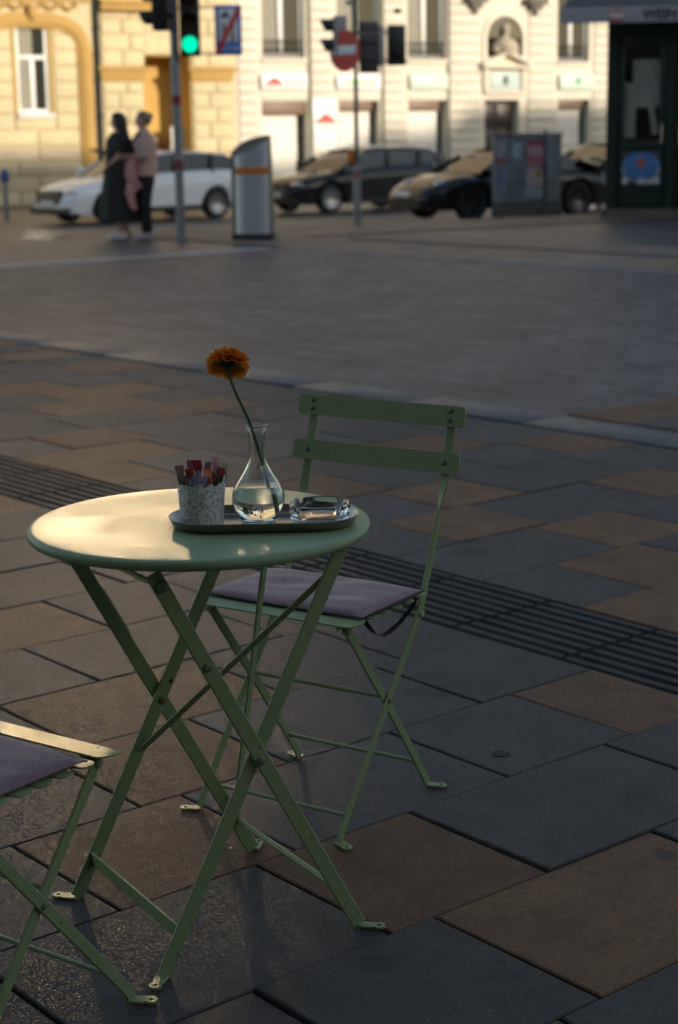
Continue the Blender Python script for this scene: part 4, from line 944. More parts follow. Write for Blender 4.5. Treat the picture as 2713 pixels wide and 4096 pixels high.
# ------------------------------------------------------------------ people
def skin_mesh(name, verts, edges, radii, mat, parent, levels=2, root=0):
    me = bpy.data.meshes.new(name); me.from_pydata(verts, edges, [])
    o = bpy.data.objects.new(name, me); C.objects.link(o)
    md = o.modifiers.new('skin', 'SKIN'); md.use_smooth_shade = True
    for i, r in enumerate(radii):
        rr = r if isinstance(r, tuple) else (r, r); me.skin_vertices[0].data[i].radius = rr
    me.skin_vertices[0].data[root].use_root = True
    sb = o.modifiers.new('sub', 'SUBSURF'); sb.levels = levels; sb.render_levels = levels
    dg = bpy.context.evaluated_depsgraph_get(); m2 = bpy.data.meshes.new_from_object(o.evaluated_get(dg))
    bpy.data.objects.remove(o); bpy.data.meshes.remove(me)
    m2.materials.clear(); m2.materials.append(mat); m2.polygons.foreach_set('use_smooth', [True]*len(m2.polygons))
    q = bpy.data.objects.new(name, m2); C.objects.link(q); q.parent = parent
    return q
M_skin = simple('skin', (0.56, 0.34, 0.25), 0.5, var=0.08)
def ring_e(cx_, cy_, z, rx, ry, n=28, fold=0.0, k=9, ph=0):
    return [V((cx_+rx*(1+fold*math.sin(k*a+ph))*math.cos(a), cy_+ry*(1+fold*math.sin(k*a+ph))*math.sin(a), z)) for a in [2*PI*i/n for i in range(n)]]
def hand(vs, es, rs, wrist, d, up, side, i0):
    # palm, four fingers and a thumb, gently closed
    d = V(d).normalized(); up = V(up).normalized(); sd_ = d.cross(up).normalized()
    b = len(vs); W_ = V(wrist)
    vs.append(tuple(W_+d*0.045)); rs.append((0.032, 0.014)); es.append((i0, b))
    for q, (off, L_) in enumerate(((-0.027, 0.062), (-0.009, 0.072), (0.009, 0.068), (0.027, 0.052))):
        p1 = W_+d*0.085+sd_*off; p2 = p1+d*L_*0.55-up*0.012; p3 = p2+d*L_*0.3-up*0.028
        j = len(vs); vs += [tuple(p1), tuple(p2), tuple(p3)]; rs += [0.0095, 0.0085, 0.007]; es += [(b, j), (j, j+1), (j+1, j+2)]
    t1 = W_+d*0.035+sd_*0.035*side-up*0.01; t2 = t1+d*0.035+sd_*0.02*side-up*0.012
    j = len(vs); vs += [tuple(t1), tuple(t2)]; rs += [0.011, 0.009]; es += [(i0, j), (j, j+1)]
def human(parent, h, arms, legs_gap=0.10, stride=0.06):
    # faces local +x; z up; y left
    k = h/1.70; vs = []; es = []; rs = []
    def a(p, r, to=None):
        vs.append((p[0]*k, p[1]*k, p[2]*k)); rs.append(tuple(x*k for x in r) if isinstance(r, tuple) else r*k)
        if to is not None: es.append((to, len(vs)-1))
        return len(vs)-1
    pel = a((0, 0, 0.93), (0.155, 0.115)); wa = a((0.01, 0, 1.08), (0.130, 0.10), pel); ch = a((0.01, 0, 1.28), (0.155, 0.115), wa); sh = a((-0.005, 0, 1.41), (0.115, 0.075), ch)
    nk = a((0.005, 0, 1.48), 0.055, sh); hd0 = a((0.02, 0, 1.555), (0.072, 0.085), nk); hd1 = a((0.015, 0, 1.625), (0.078, 0.096), hd0); a((0.005, 0, 1.685), (0.055, 0.065), hd1)
    ns = a((0.105, 0, 1.575), 0.016, hd0)
    for s in (-1, 1):
        hp = a((0.0, s*0.09, 0.86), 0.092, pel); kn = a((0.03+s*stride*0.4, s*legs_gap*0.95, 0.49), 0.062, hp); cf = a((0.005+s*stride*0.6, s*legs_gap, 0.30), 0.055, kn); an = a((s*stride*0.8-0.01, s*legs_gap, 0.085), 0.038, cf)
        he = a((s*stride*0.8-0.03, s*legs_gap, 0.035), 0.036, an); a((s*stride*0.8+0.13, s*(legs_gap+0.015), 0.025), (0.042, 0.025), he)
        el, wr = arms[0 if s < 0 else 1]
        so = a((-0.005, s*0.175, 1.385), 0.056, sh); e_ = a(el, 0.040, so); w_ = a(wr, 0.028, e_)
        d = V(vs[w_])-V(vs[e_]); hand(vs, es, rs, vs[w_], d, (0, 0, 1) if abs(d.normalized().z) < 0.8 else (1, 0, 0), -s, w_)
    return skin_mesh('body', vs, es, rs, M_skin, parent)
def face(parent, k, hd=(0.02, 0, 1.60)):
    mb = MB()
    for s in (-1, 1): mb.ell(((hd[0]+0.078)*k, s*0.031*k, (hd[2]+0.005)*k), (0.008, 0.012, 0.007), 8, 6)
    mb.build('eye', simple('eye', (0.04, 0.03, 0.025), 0.3), parent)
    mb = MB(); mb.ell(((hd[0]+0.086)*k, 0, (hd[2]-0.075)*k), (0.008, 0.022, 0.007), 8, 6); mb.build('mouth', simple('lips', (0.32, 0.10, 0.09), 0.5), parent)
    mb = MB()
    for s in (-1, 1): mb.ell(((hd[0]-0.005)*k, s*0.082*k, (hd[2]-0.01)*k), (0.02, 0.01, 0.03), 8, 6)
    mb.build('ear', M_skin, parent)
p1 = empty('person', 'person with long dark hair in a long dark dress, holding a phone out in front', 'person', (-2.98, 24.72, gz(-2.98, 24.72)-0.012), rad(188), 'people waiting at the crossing')
human(p1, 1.70, (((0.06, -0.24, 1.13), (0.27, -0.15, 1.20)), ((0.02, 0.24, 1.13), (0.14, 0.17, 1.02))), 0.10, 0.05); face(p1, 1.0)
M_dress = simple('charcoal print dress', (0.016, 0.014, 0.015), 0.8, var=0.5, scale=40)
mb = MB(); mb.loft([ring_e(0.0, 0, z, rx*1.22, ry*1.12, 40, f, 8, z*2) for z, rx, ry, f in ((0.24, 0.265, 0.28, 0.07), (0.40, 0.245, 0.265, 0.065), (0.65, 0.215, 0.240, 0.05), (0.90, 0.185, 0.215, 0.03), (1.05, 0.160, 0.190, 0.015), (1.20, 0.165, 0.205, 0.01), (1.34, 0.150, 0.225, 0), (1.42, 0.105, 0.19, 0), (1.455, 0.075, 0.11, 0))], False, False)
for s in (-1, 1): mb.tube([V((-0.005, s*0.17, 1.40)), V((0.02, s*0.215, 1.30)), V((0.04, s*0.235, 1.18))], [0.075, 0.075, 0.085], 14, False)
mb.build('dress', M_dress, p1, angle=60)
M_hair = simple('dark brown hair', (0.018, 0.012, 0.010), 0.5, var=0.4, scale=60, bump=0.5, bscale=250)
mb = MB(); mb.loft([ring_e(cx_, 0, z, rx, ry, 24, 0.03, 7) for cx_, z, rx, ry in ((-0.11, 1.18, 0.035, 0.10), (-0.10, 1.28, 0.055, 0.125), (-0.075, 1.40, 0.072, 0.125), (-0.045, 1.50, 0.085, 0.118), (-0.025, 1.58, 0.100, 0.110), (-0.012, 1.65, 0.105, 0.103), (0.0, 1.705, 0.080, 0.080), (0.0, 1.728, 0.03, 0.03))], True, True)
mb.build('hair', M_hair, p1, angle=60)
M_shoe = simple('white trainers', (0.62, 0.60, 0.60), 0.5)
def shoes(par, k, gap, stride, mat):
    for s in (-1, 1):
        mb = MB(); cx_ = s*stride*0.8; cy_ = s*gap
        mb.loft([[V((cx_+x_*k, cy_+y_*wd*k, z_)) for x_, y_ in [(-0.075, -0.7), (-0.085, 0), (-0.075, 0.7), (0.0, 0.9), (0.09, 1.0), (0.15, 0.8), (0.175, 0.1), (0.155, -0.6), (0.09, -0.9), (0.0, -0.8)]] for z_, wd in ((0.002, 0.045), (0.03, 0.048), (0.055, 0.040))]+[[V((cx_+(x_*0.55-0.03)*k, cy_+y_*0.032*k, 0.09)) for x_, y_ in [(-0.075, -0.7), (-0.085, 0), (-0.075, 0.7), (0.0, 0.9), (0.09, 1.0), (0.15, 0.8), (0.175, 0.1), (0.155, -0.6), (0.09, -0.9), (0.0, -0.8)]]], True, True)
        mb.build('shoe', mat, par, angle=60)
shoes(p1, 1.0, 0.10, 0.05, M_shoe)
ph = MB(); ph.cbox((-0.075, -0.038, -0.004), (0.075, 0.038, 0.004), 0.003)
o = ph.build('mobile_phone', simple('black phone', (0.012, 0.012, 0.014), 0.2)); o.location = p1.matrix_basis @ V((0.375, -0.10, 1.195)); o.rotation_euler = (0, rad(-14), rad(176)); tag(o, 'flat dark phone held out by the person in the long dark dress', 'phone')
p2 = empty('person', 'person in a pale pink top and black trousers carrying a pink jacket over one arm', 'person', (-2.63, 24.62, gz(-2.63, 24.62)-0.012), rad(200), 'people waiting at the crossing')
human(p2, 1.71, (((0.03, -0.25, 1.12), (0.24, -0.08, 1.10)), ((0.05, 0.25, 1.12), (0.25, 0.10, 1.12))), 0.09, 0.04); face(p2, 1.006)
M_top = simple('pale pink knit', (0.56, 0.36, 0.31), 0.8, var=0.15, scale=30)
mb = MB(); mb.loft([ring_e(0, 0, z, rx, ry, 30, 0.015, 6) for z, rx, ry in ((0.86, 0.185, 0.215), (1.0, 0.185, 0.205), (1.15, 0.18, 0.205), (1.30, 0.18, 0.225), (1.40, 0.125, 0.20), (1.465, 0.075, 0.09), (1.49, 0.066, 0.07))], False, False)
for s in (-1, 1): mb.tube([V((-0.005, s*0.16, 1.40)), V((0.015, s*0.215, 1.27)), V((0.04, s*0.25, 1.13)), V((0.13, s*0.18, 1.105)), V((0.21, s*0.12, 1.11))], [0.072, 0.064, 0.058, 0.05, 0.042], 14, True)
mb.build('top', M_top, p2, angle=60)
M_trs = simple('black trousers', (0.010, 0.010, 0.012), 0.8)
for s in (-1, 1):
    mb = MB(); mb.loft([ring_e(x_*s*0+xo, s*y_, z, r, r*1.05, 20, 0.02, 5) for xo, y_, z, r in ((0.0, 0.075, 0.94, 0.115), (0.0, 0.088, 0.80, 0.115), (0.012+s*0.01, 0.088, 0.62, 0.095), (0.02+s*0.015, 0.088, 0.45, 0.083), (s*0.024, 0.09, 0.25, 0.078), (s*0.03-0.005, 0.09, 0.085, 0.072))], True, False) if False else mb.loft([ring_e(xo, s*y_, z, r, r*1.05, 20, 0.02, 5) for xo, y_, z, r in ((0.0, 0.075, 0.94, 0.115), (0.0, 0.088, 0.80, 0.115), (0.012+s*0.01, 0.088, 0.62, 0.095), (0.02+s*0.015, 0.088, 0.45, 0.083), (s*0.024, 0.09, 0.25, 0.078), (s*0.03-0.005, 0.09, 0.085, 0.072))], True, False)
    mb.build('trouser_leg', M_trs, p2, angle=60)
M_hair2 = simple('ash brown hair', (0.22, 0.16, 0.11), 0.5, var=0.3, scale=60, bump=0.4, bscale=250)
mb = MB(); mb.loft([ring_e(cx_, 0, z, rx, ry, 22, 0.02, 7) for cx_, z, rx, ry in ((-0.055, 1.54, 0.04, 0.07), (-0.035, 1.59, 0.085, 0.098), (-0.02, 1.65, 0.105, 0.101), (-0.008, 1.70, 0.088, 0.085), (0.0, 1.738, 0.035, 0.035))], True, True); mb.ell((-0.105, 0, 1.66), (0.045, 0.045, 0.045), 12, 8)
mb.build('hair', M_hair2, p2, angle=60)
shoes(p2, 1.0, 0.09, 0.04, simple('pinkish trainers', (0.50, 0.38, 0.42), 0.5))
mb = MB(); mb.ribbon([(0.075, 0.13, 1.42), (0.165, 0.05, 1.28), (0.175, -0.06, 1.17), (0.14, -0.15, 1.10)], V((0.2, 0.4, 1)), 0.10, 0.02); mb.ell((0.17, 0.0, 1.22), (0.045, 0.13, 0.085), 14, 8)
o = mb.build('shoulder_bag', M_dress); place(o, p2.location, p2.rotation_euler.z); tag(o, 'dark bag slung across the chest of the person in the pink top', 'bag')
mb = MB(); rows = []
for j, z in enumerate((1.16, 1.155, 1.08, 0.96, 0.84, 0.72, 0.62)):
    rows.append([V((0.20+0.08*math.cos(a)*(1 if j else 0.3)+0.018*math.sin(3*a+j)+0.012*j*math.sin(2.2*j), (0.27-0.018*j)*math.sin(a)*(1 if j else 0.5)+0.02*math.sin(j*1.7), z+0.03*math.sin(2*a+j)*(1 if j > 4 else 0))) for a in [2*PI*i/26 for i in range(26)]])
mb.loft(rows, True, True); mb.tube([V((0.22, 0.10, 0.80)), V((0.25, 0.13, 0.62)), V((0.22, 0.12, 0.47)), V((0.19, 0.13, 0.40))], [0.06, 0.06, 0.05, 0.04], 12)
o = mb.build('jacket', simple('dusty pink jacket', (0.56, 0.25, 0.245), 0.8, var=0.25, scale=14), angle=60); place(o, p2.location, p2.rotation_euler.z); tag(o, 'dusty pink jacket hanging over the arms of the person in the pink top', 'jacket')

# ------------------------------------------------------------------ parked cars
M_tyre = simple('tyre rubber', (0.012, 0.012, 0.013), 0.8); M_rim = simple('silver alloy rim', (0.45, 0.45, 0.47), 0.3, metal=0.9); M_drim = simple('dark alloy rim', (0.10, 0.10, 0.11), 0.3, metal=0.8)
M_cargl = N('car glass').set(Base_Color=(0.012, 0.014, 0.016), Roughness=0.03, IOR=1.6).m
M_blackpl = simple('black plastic', (0.012, 0.012, 0.013), 0.45); M_chrome = N('chrome trim').set(Base_Color=(0.7, 0.7, 0.72), Metallic=1.0, Roughness=0.15).m
M_lampgl = N('headlight lens').set(Base_Color=(0.55, 0.57, 0.6), Metallic=0.6, Roughness=0.12).m; M_rearl = simple('red tail light', (0.30, 0.012, 0.012), 0.25); M_plate = simple('white number plate', (0.68, 0.68, 0.68), 0.4)
def carpaint(name, col):
    k = N(name); k.l(k.ramp(k.noise(3, 3), [(0.3, tuple(c*0.94 for c in col)), (0.7, tuple(min(1, c*1.04) for c in col))]), k.b.inputs['Base Color'])
    k.set(Roughness=0.5); k.b.inputs['Specular IOR Level'].default_value = 0.1; k.b.inputs['Coat Weight'].default_value = 0.8; k.b.inputs['Coat Roughness'].default_value = 0.04; return k.m
def interp(tab, x):
    for (a, va), (b, vb) in zip(tab, tab[1:]):
        if x <= b:
            f = max(0, min(1, (x-a)/(b-a))); f = f*f*(3-2*f) if False else f
            return va+(vb-va)*f
    return tab[-1][1]
def make_car(label, paint, rim, nose_w, hood, wid, roof, wr, axles, loc, rz, group, glass_h=None, porsche=False, rails=False):
    """hood: (x, z) of the shoulder line from tail to nose; wid: (x, half width); roof: side outline of the glasshouse"""
    car = empty('parked_car', label, 'car', loc, rz, group)
    L0, L1 = hood[0][0], hood[-1][0]; mb = MB(); rings = []; ns = 46
    for i in range(ns+1):
        x = L0+(L1-L0)*i/ns; zt = interp(hood, x); w_ = interp(wid, x); zb = 0.20+0.10*max(0, (x-(L1-0.5))/0.5)**2+0.12*max(0, ((L0+0.5)-x)/0.5)**2
        hgt = zt-zb
        arch = 0
        for ax_ in axles:
            d = abs(x-ax_)
            if d < wr+0.07: arch = max(arch, math.sqrt(max((wr+0.07)**2-d*d, 0))+wr-zb)
        zs_ = zb+max(0.02, min(arch, hgt*0.80))
        half = [(0.0, zb+0.02 if arch <= 0 else zb+0.02), (w_*0.80, zb+0.01), (w_*0.81, zs_-0.01), (w_*0.965, zs_), (w_*1.0, max(zs_+0.01, zb+hgt*0.45)), (w_*1.0, max(zs_+0.02, zb+hgt*0.66)), (w_*0.975, max(zs_+0.03, zb+hgt*0.86)), (w_*0.90, zb+hgt*0.965), (w_*0.70, zt+0.012), (w_*0.35, zt+0.030), (0.0, zt+0.036)]
        ring = [V((x, -y, z)) for y, z in half]+[V((x, y, z)) for y, z in half[-2:0:-1]]
        rings.append(ring)
    mb.loft(rings, True, True); mb.build('body', paint, car, angle=38)
    # glasshouse
    wb = lambda z: 1.0
    zb0, zr = roof[0][1], max(z for _, z in roof)
    def gw(x, z): f = max(0, min(1, (z-zb0)/(zr-zb0))); return interp(wid, x)*(0.93-0.21*f)
    n_ = len(roof); vs = []
    for x, z in roof: vs.append(V((x, -gw(x, z), z)))
    for x, z in roof: vs.append(V((x, gw(x, z), z)))
    mg = MB(); mg.add(vs, [tuple(range(n_)), tuple(range(2*n_-1, n_-1, -1))]+[(i, n_+i, n_+i+1, i+1) for i in range(n_-1)]); mg.build('glasshouse', M_cargl, car, angle=25)
    mr = MB()                                             # roof skin and pillars
    ridx = [i for i, (x, z) in enumerate(roof) if z > zb0+(zr-zb0)*0.80]
    mr.loft([[V((roof[i][0], s_*gw(*roof[i])*f, roof[i][1]+0.012+0.03*(1-f*f))) for s_, f in ((-1, 1.03), (-1, 0.8), (-1, 0.4), (1, 0.0), (1, 0.4), (1, 0.8), (1, 1.03))]+[V((roof[i][0], gw(*roof[i])*1.03, roof[i][1]-0.03)), V((roof[i][0], -gw(*roof[i])*1.03, roof[i][1]-0.03))] for i in ridx], True, True)
    mr.build('roof', paint, car, angle=40)
    for s_ in (-1, 1):
        mp = MB()
        for i0 in (0, n_-2):
            a, b = roof[i0], roof[i0+1]
            mp.ribbon([V((a[0], s_*gw(*a)*1.005, a[1])), V((b[0], s_*gw(*b)*1.015, b[1]+0.01))], V((0.8, 0, 0.3)), 0.24 if i0 == 0 else 0.085, 0.03)
        mp.build('pillar', paint, car)
        mp = MB()
        for xb in glass_h or ():
            t_ = max(z for x, z in [(xb, interp(sorted(roof), xb))]); mp.ribbon([V((xb, s_*gw(xb, zb0)*1.004, zb0)), V((xb-0.08, s_*gw(xb, t_)*1.01, t_-0.01))], V((1, 0, 0)), 0.07, 0.02)
        if glass_h: mp.build('door_pillar', M_blackpl, car)
        mp = MB(); mp.tube([V((interp([(0, roof[1][0])], 0)+0.0, 0, 0)), V((0, 0, 0.001))], 0.0001, 3) if False else None
        xm = roof[-1][0]-0.22 if roof[-1][0] > roof[0][0] else roof[0][0]-0.22
        mp.ell((xm, s_*(interp(wid, xm)+0.10), zb0+0.11), (0.07, 0.11, 0.075), 12, 8); mp.build('mirror', paint, car)
        if rails:
            mp = MB(); xs_ = [roof[i][0] for i in ridx]; mp.tube([V((min(xs_)+0.1, s_*gw(0, zr)*0.99, zr-0.02)), V(((min(xs_)+max(xs_))/2, s_*gw(0, zr)*0.99, zr+0.06)), V((max(xs_)-0.15, s_*gw(0, zr)*0.99, zr+0.03))], 0.014, 6); mp.build('roof_rail', M_chrome, car)
        mp = MB(); nx = L1-0.28; mp.ell((L1-(0.52 if porsche else 0.33), s_*interp(wid, L1-0.3)*(0.70 if porsche else 0.68), interp(hood, L1-0.3)-(-0.01 if porsche else 0.10)), (0.17, 0.15, 0.12) if porsche else (0.23, 0.24, 0.075), 16, 10); mp.build('headlight', M_lampgl, car)
        mp = MB(); mp.cbox((L0-0.015, s_*0.72-0.22, interp(hood, L0+0.1)-0.22), (L0+0.22, s_*0.72+0.16, interp(hood, L0+0.1)-0.06), 0.02); mp.build('tail_light', M_rearl, car)
        mp = MB(); mp.ribbon([V((axles[0]+wr+0.12, s_*interp(wid, 0)*0.985, 0.27)), V((axles[1]-wr-0.12, s_*interp(wid, 0)*0.985, 0.27))], V((0, 0, 1)), 0.11, 0.05); mp.build('sill', M_blackpl, car)
        for ax_ in axles:
            wy = s_*(interp(wid, ax_)-0.115); Mw = Matrix.Translation((ax_, wy, wr)) @ Matrix.Rotation(-s_*PI/2, 4, 'X')
            tw_ = MB(); tw_.lathe([(wr*0.68, -0.10), (wr*0.93, -0.11), (wr, -0.08), (wr, 0.08), (wr*0.93, 0.11), (wr*0.70, 0.105), (wr*0.68, 0.09)], 40, M=Mw, close=True)
            wh = empty_part('wheel', car); tw_2 = tw_.build('tyre', M_tyre, wh, angle=40)
            rm = MB(); rm.lathe([(0.0001, 0.04), (wr*0.12, 0.05), (wr*0.16, 0.045), (wr*0.17, 0.0), (wr*0.6, 0.0), (wr*0.64, 0.09), (wr*0.69, 0.10), (wr*0.69, -0.09), (0.0001, -0.09)], 40, M=Mw)
            for q in range(10):
                a = 2*PI*q/10; rm.ribbon([Mw @ V((wr*0.12*math.cos(a), wr*0.12*math.sin(a), 0.045)), Mw @ V((wr*0.66*math.cos(a+0.06), wr*0.66*math.sin(a+0.06), 0.085))], (Mw.to_3x3() @ V((-math.sin(a), math.cos(a), 0))), wr*0.13, 0.03)
            rm.build('rim', rim, wh, angle=40)
    mp = MB()
    if porsche: mp.cbox((L1-0.16, -0.55, 0.24), (L1-0.02, 0.55, 0.36), 0.02)
    else: mp.cbox((L1-0.12, -0.48, 0.42), (L1+0.012, 0.48, 0.72), 0.03); mp.cbox((L1-0.10, -0.75, 0.22), (L1+0.006, 0.75, 0.36), 0.02)
    mp.build('grille', M_blackpl, car)
    if not porsche:
        mp = MB()
        for q in range(4): mp.box((L1+0.010, -0.45, 0.455+0.065*q), (L1+0.02, 0.45, 0.465+0.065*q))
        mp.build('grille_bar', M_chrome, car)
    mp = MB(); mp.cbox((L1+0.005, -0.26, 0.40 if not porsche else 0.46), (L1+0.03, 0.26, 0.51 if not porsche else 0.57), 0.005); mp.build('number_plate', M_plate, car)
    return car
def empty_part(name, par):
    o = bpy.data.objects.new(name, None); C.objects.link(o); o.parent = par; o.empty_display_size = 0.1; return o
EST_H = [(-2.40, 0.90), (-2.3, 1.06), (-1.5, 1.10), (0.0, 1.06), (0.85, 1.0), (1.25, 0.94), (1.9, 0.84), (2.15, 0.76), (2.32, 0.64), (2.42, 0.48)]
EST_W = [(-2.40, 0.74), (-2.15, 0.86), (-1.4, 0.92), (0.0, 0.925), (1.3, 0.92), (1.9, 0.86), (2.2, 0.76), (2.42, 0.55)]
EST_R = [(-2.30, 1.02), (-2.05, 1.30), (-1.80, 1.41), (-1.0, 1.475), (-0.2, 1.475), (0.25, 1.42), (0.62, 1.27), (1.15, 0.98)]
def car_at(wheel, axle, side_y, rz, wr=0.33):
    # world position of the car's origin so that its front or rear left wheel stands at 'wheel'
    c, s = math.cos(rz), math.sin(rz); lx, ly = axle, side_y
    x = wheel[0]-(lx*c-ly*s); y = wheel[1]-(lx*s+ly*c)
    return (x, y, gz(*wheel)-0.012)
rz = rad(180+40)
make_car('white estate car parked behind the two people', carpaint('white car paint', (0.78, 0.80, 0.83)), M_rim, 0, EST_H, EST_W, EST_R, 0.335, (-1.42, 1.42), car_at((-2.69, 39.7), -1.42, 0.80, rz), rz, 'cars parked along the street', (-1.35, -0.35), rails=False)
rz = rad(180+38)
make_car('dark grey estate car with silver wheels, between the steel bin and the slim pole', carpaint('dark grey car paint', (0.009, 0.010, 0.013)), M_rim, 0, EST_H, EST_W, EST_R, 0.35, (-1.45, 1.43), car_at((-0.12, 41.2), 1.43, 0.80, rz), rz, 'cars parked along the street', (-1.35, -0.35), rails=True)
SP_H = [(-2.25, 0.60), (-2.1, 0.78), (-1.6, 0.90), (-0.8, 0.93), (0.2, 0.88), (0.9, 0.84), (1.35, 0.83), (1.7, 0.74), (2.05, 0.60), (2.22, 0.44)]
SP_W = [(-2.25, 0.70), (-1.9, 0.88), (-1.3, 0.94), (-0.3, 0.88), (0.6, 0.88), (1.25, 0.91), (1.8, 0.84), (2.1, 0.66), (2.22, 0.45)]
SP_R = [(-1.95, 0.86), (-1.35, 1.08), (-0.8, 1.23), (-0.3, 1.295), (0.15, 1.28), (0.45, 1.17), (1.0, 0.88)]
rz = rad(180+30)
make_car('low black sports car with round headlights, partly behind the grey cabinet', carpaint('black car paint', (0.006, 0.006, 0.008)), M_drim, 0, SP_H, SP_W, SP_R, 0.335, (-1.22, 1.22), car_at((2.55, 33.0), 1.22, 0.80, rz), rz, 'cars parked along the street', (-0.55,), porsche=True)
rz = rad(180+30)
make_car('black car showing between the grey cabinet and the kiosk', carpaint('blue black car paint', (0.007, 0.009, 0.014)), M_rim, 0, EST_H, EST_W, [(x, z*0.985+0.0) for x, z in EST_R], 0.335, (-1.42, 1.42), car_at((5.12, 35.6), 1.42, 0.80, rz), rz, 'cars parked along the street', (-1.35, -0.35))

# ------------------------------------------------------------------ poles, lights and signs
M_pole = simple('grey galvanised pole', (0.20, 0.21, 0.23), 0.45, metal=0.4, var=0.15, scale=8); M_tlblack = simple('black signal housing', (0.012, 0.013, 0.014), 0.45); M_bracket = simple('light grey bracket', (0.33, 0.33, 0.34), 0.5)
M_sticker = simple('dark red sticker', (0.20, 0.025, 0.03), 0.5)
def visor(mb, c, d, r, L):
    d = V(d).normalized(); M_ = Matrix.Translation(c) @ d.to_track_quat('Z', 'Y').to_matrix().to_4x4(); n = 18
    rows = []
    for z, rr in ((0, r), (L, r), (L, r-0.008), (0, r-0.008)): rows.append([M_ @ V((rr*math.cos(a), rr*math.sin(a), z*(0.72+0.28*math.sin(a)))) for a in [-0.6+(PI+1.2)*i/n for i in range(n+1)]])
    rows.append(rows[0]); mb.loft(rows, False, False, closed=False)
X1, Y1 = -2.10, 24.0; g1 = gz(X1, Y1)
tp_ = empty('traffic_light_pole', 'grey traffic light pole with dark red stickers beside the two people', 'pole', (X1, Y1, g1))
mb = MB(); mb.lathe([(0.075, -0.02), (0.070, 0.03), (0.062, 0.32), (0.060, 0.34), (0.060, 4.4), (0.045, 4.45), (0.0001, 4.46)], 24); mb.build('pole_tube', M_pole, tp_)
for z in (1.78, 0.93):
    mb = MB(); mb.lathe([(0.0608, z), (0.0615, z), (0.0615, z+0.13), (0.0608, z+0.13)], 24, close=True); mb.build('sticker', M_sticker, tp_)
def signal(name, label, loc, rz, lit, zs, n=3, group='traffic light heads'):
    t = empty(name, label, 'traffic light', loc, rz, group)
    mb = MB(); mb.cbox((-0.135, -0.04, -0.15), (0.135, 0.16, 0.29*n-0.14), 0.02); mb.cbox((-0.05, 0.16, 0.0), (0.05, 0.24, 0.07), 0.01); mb.cbox((-0.05, 0.16, 0.6), (0.05, 0.24, 0.67), 0.01); mb.build('housing', M_tlblack, t)
    for i in range(n):
        z = 0.29*i; k = N('signal lens')
        if lit == i: k.set(Base_Color=(0.0, 0.5, 0.3), Roughness=0.2); k.b.inputs['Emission Color'].default_value = (0.0, 1.0, 0.52, 1); k.b.inputs['Emission Strength'].default_value = 0.75
        else: k.set(Base_Color=[(0.01, 0.05, 0.03), (0.08, 0.045, 0.01), (0.07, 0.01, 0.01)][min(i, 2)], Roughness=0.25)
        Ml = Matrix.Translation((0, -0.042, z)) @ Matrix.Rotation(PI/2, 4, 'X'); l_ = MB(); l_.lathe([(0.105, 0), (0.10, 0.008), (0.07, 0.018), (0.03, 0.024), (0.0001, 0.025)], 28, M=Ml); l_.build('lens', k.m, t)
        v_ = MB(); visor(v_, (0, -0.04, z), (0, -1, 0), 0.112, 0.10 if lit == i else 0.2); v_.build('visor', M_tlblack, t)
    return t
signal('traffic_light', 'black traffic light head on the grey pole showing green towards the viewer', (-1.885, 23.90, 2.565), rad(2), 0, 0)
signal('traffic_light', 'black traffic light head seen side on, facing along the street on the grey pole', (-2.33, 23.98, 2.90), rad(-95), -1, 0)
mb = MB(); mb.cbox((-2.29, 23.92, 2.80), (-2.19, 24.06, 3.6), 0.015); mb.cbox((-2.19, 23.97, 2.95), (-2.155, 24.03, 3.02), 0.005)
o = mb.build('mounting_box', M_bracket, None); o.location = (0, 0, 0); tag(o, 'pale grey mounting box between the side-on traffic light and its pole', 'box')
zs = empty('zone_sign', 'blue square zone-end sign with a white panel crossed by a red bar', 'sign', (-1.375, 23.93, 2.74), rad(-3))
M_blue = simple('blue sign enamel', (0.04, 0.20, 0.72), 0.4, var=0.06); M_lilac = simple('white sign field', (0.82, 0.83, 0.86), 0.45, var=0.06)
mb = MB(); mb.cbox((-0.178, 0.0, -0.322), (0.178, 0.02, 0.322), 0.008); mb.build('board', M_blue, zs)
mb = MB(); mb.cbox((-0.13, -0.004, -0.15), (0.13, 0.0, 0.275), 0.001); mb.build('field', M_lilac, zs)
mb = MB(); y_ = -0.008
mb.box((-0.10, y_, 0.17), (0.02, y_+.004, 0.20)); mb.prism([(-0.075, 0.20), (-0.055, 0.235), (-0.005, 0.235), (0.01, 0.20)], lambda a, b, c: V((a, c, b)), y_, y_+.004)
for q in ((-0.07, 0.165), (-0.005, 0.165)): mb.lathe([(0.013, 0), (0.0001, 0.003)], 12, M=Matrix.Translation((q[0], y_+.003, q[1])) @ Matrix.Rotation(PI/2, 4, 'X'))
for hx, hz, s_ in ((-0.055, 0.02, 1.0), (0.06, 0.06, 0.8), (0.055, -0.08, 0.9)):
    mb.lathe([(0.017*s_, 0), (0.0001, 0.003)], 14, M=Matrix.Translation((hx, y_+.003, hz+0.055*s_)) @ Matrix.Rotation(PI/2, 4, 'X')); mb.box((hx-0.016*s_, y_, hz-0.02*s_), (hx+0.016*s_, y_+.004, hz+0.034*s_)); mb.box((hx-0.024*s_, y_, hz-0.075*s_), (hx-0.006, y_+.004, hz-0.022*s_)); mb.box((hx+0.006, y_, hz-0.075*s_), (hx+0.026*s_, y_+.004, hz-0.022*s_))
mb.build('pictogram', simple('dark blue print', (0.02, 0.05, 0.12), 0.5), zs)
mb = MB(); mb.ribbon([(-0.155, -0.012, -0.29), (0.155, -0.012, 0.285)], V((1, 0, -0.54)), 0.06, 0.004); mb.build('red_bar', simple('red bar', (0.66, 0.03, 0.02), 0.45), zs)
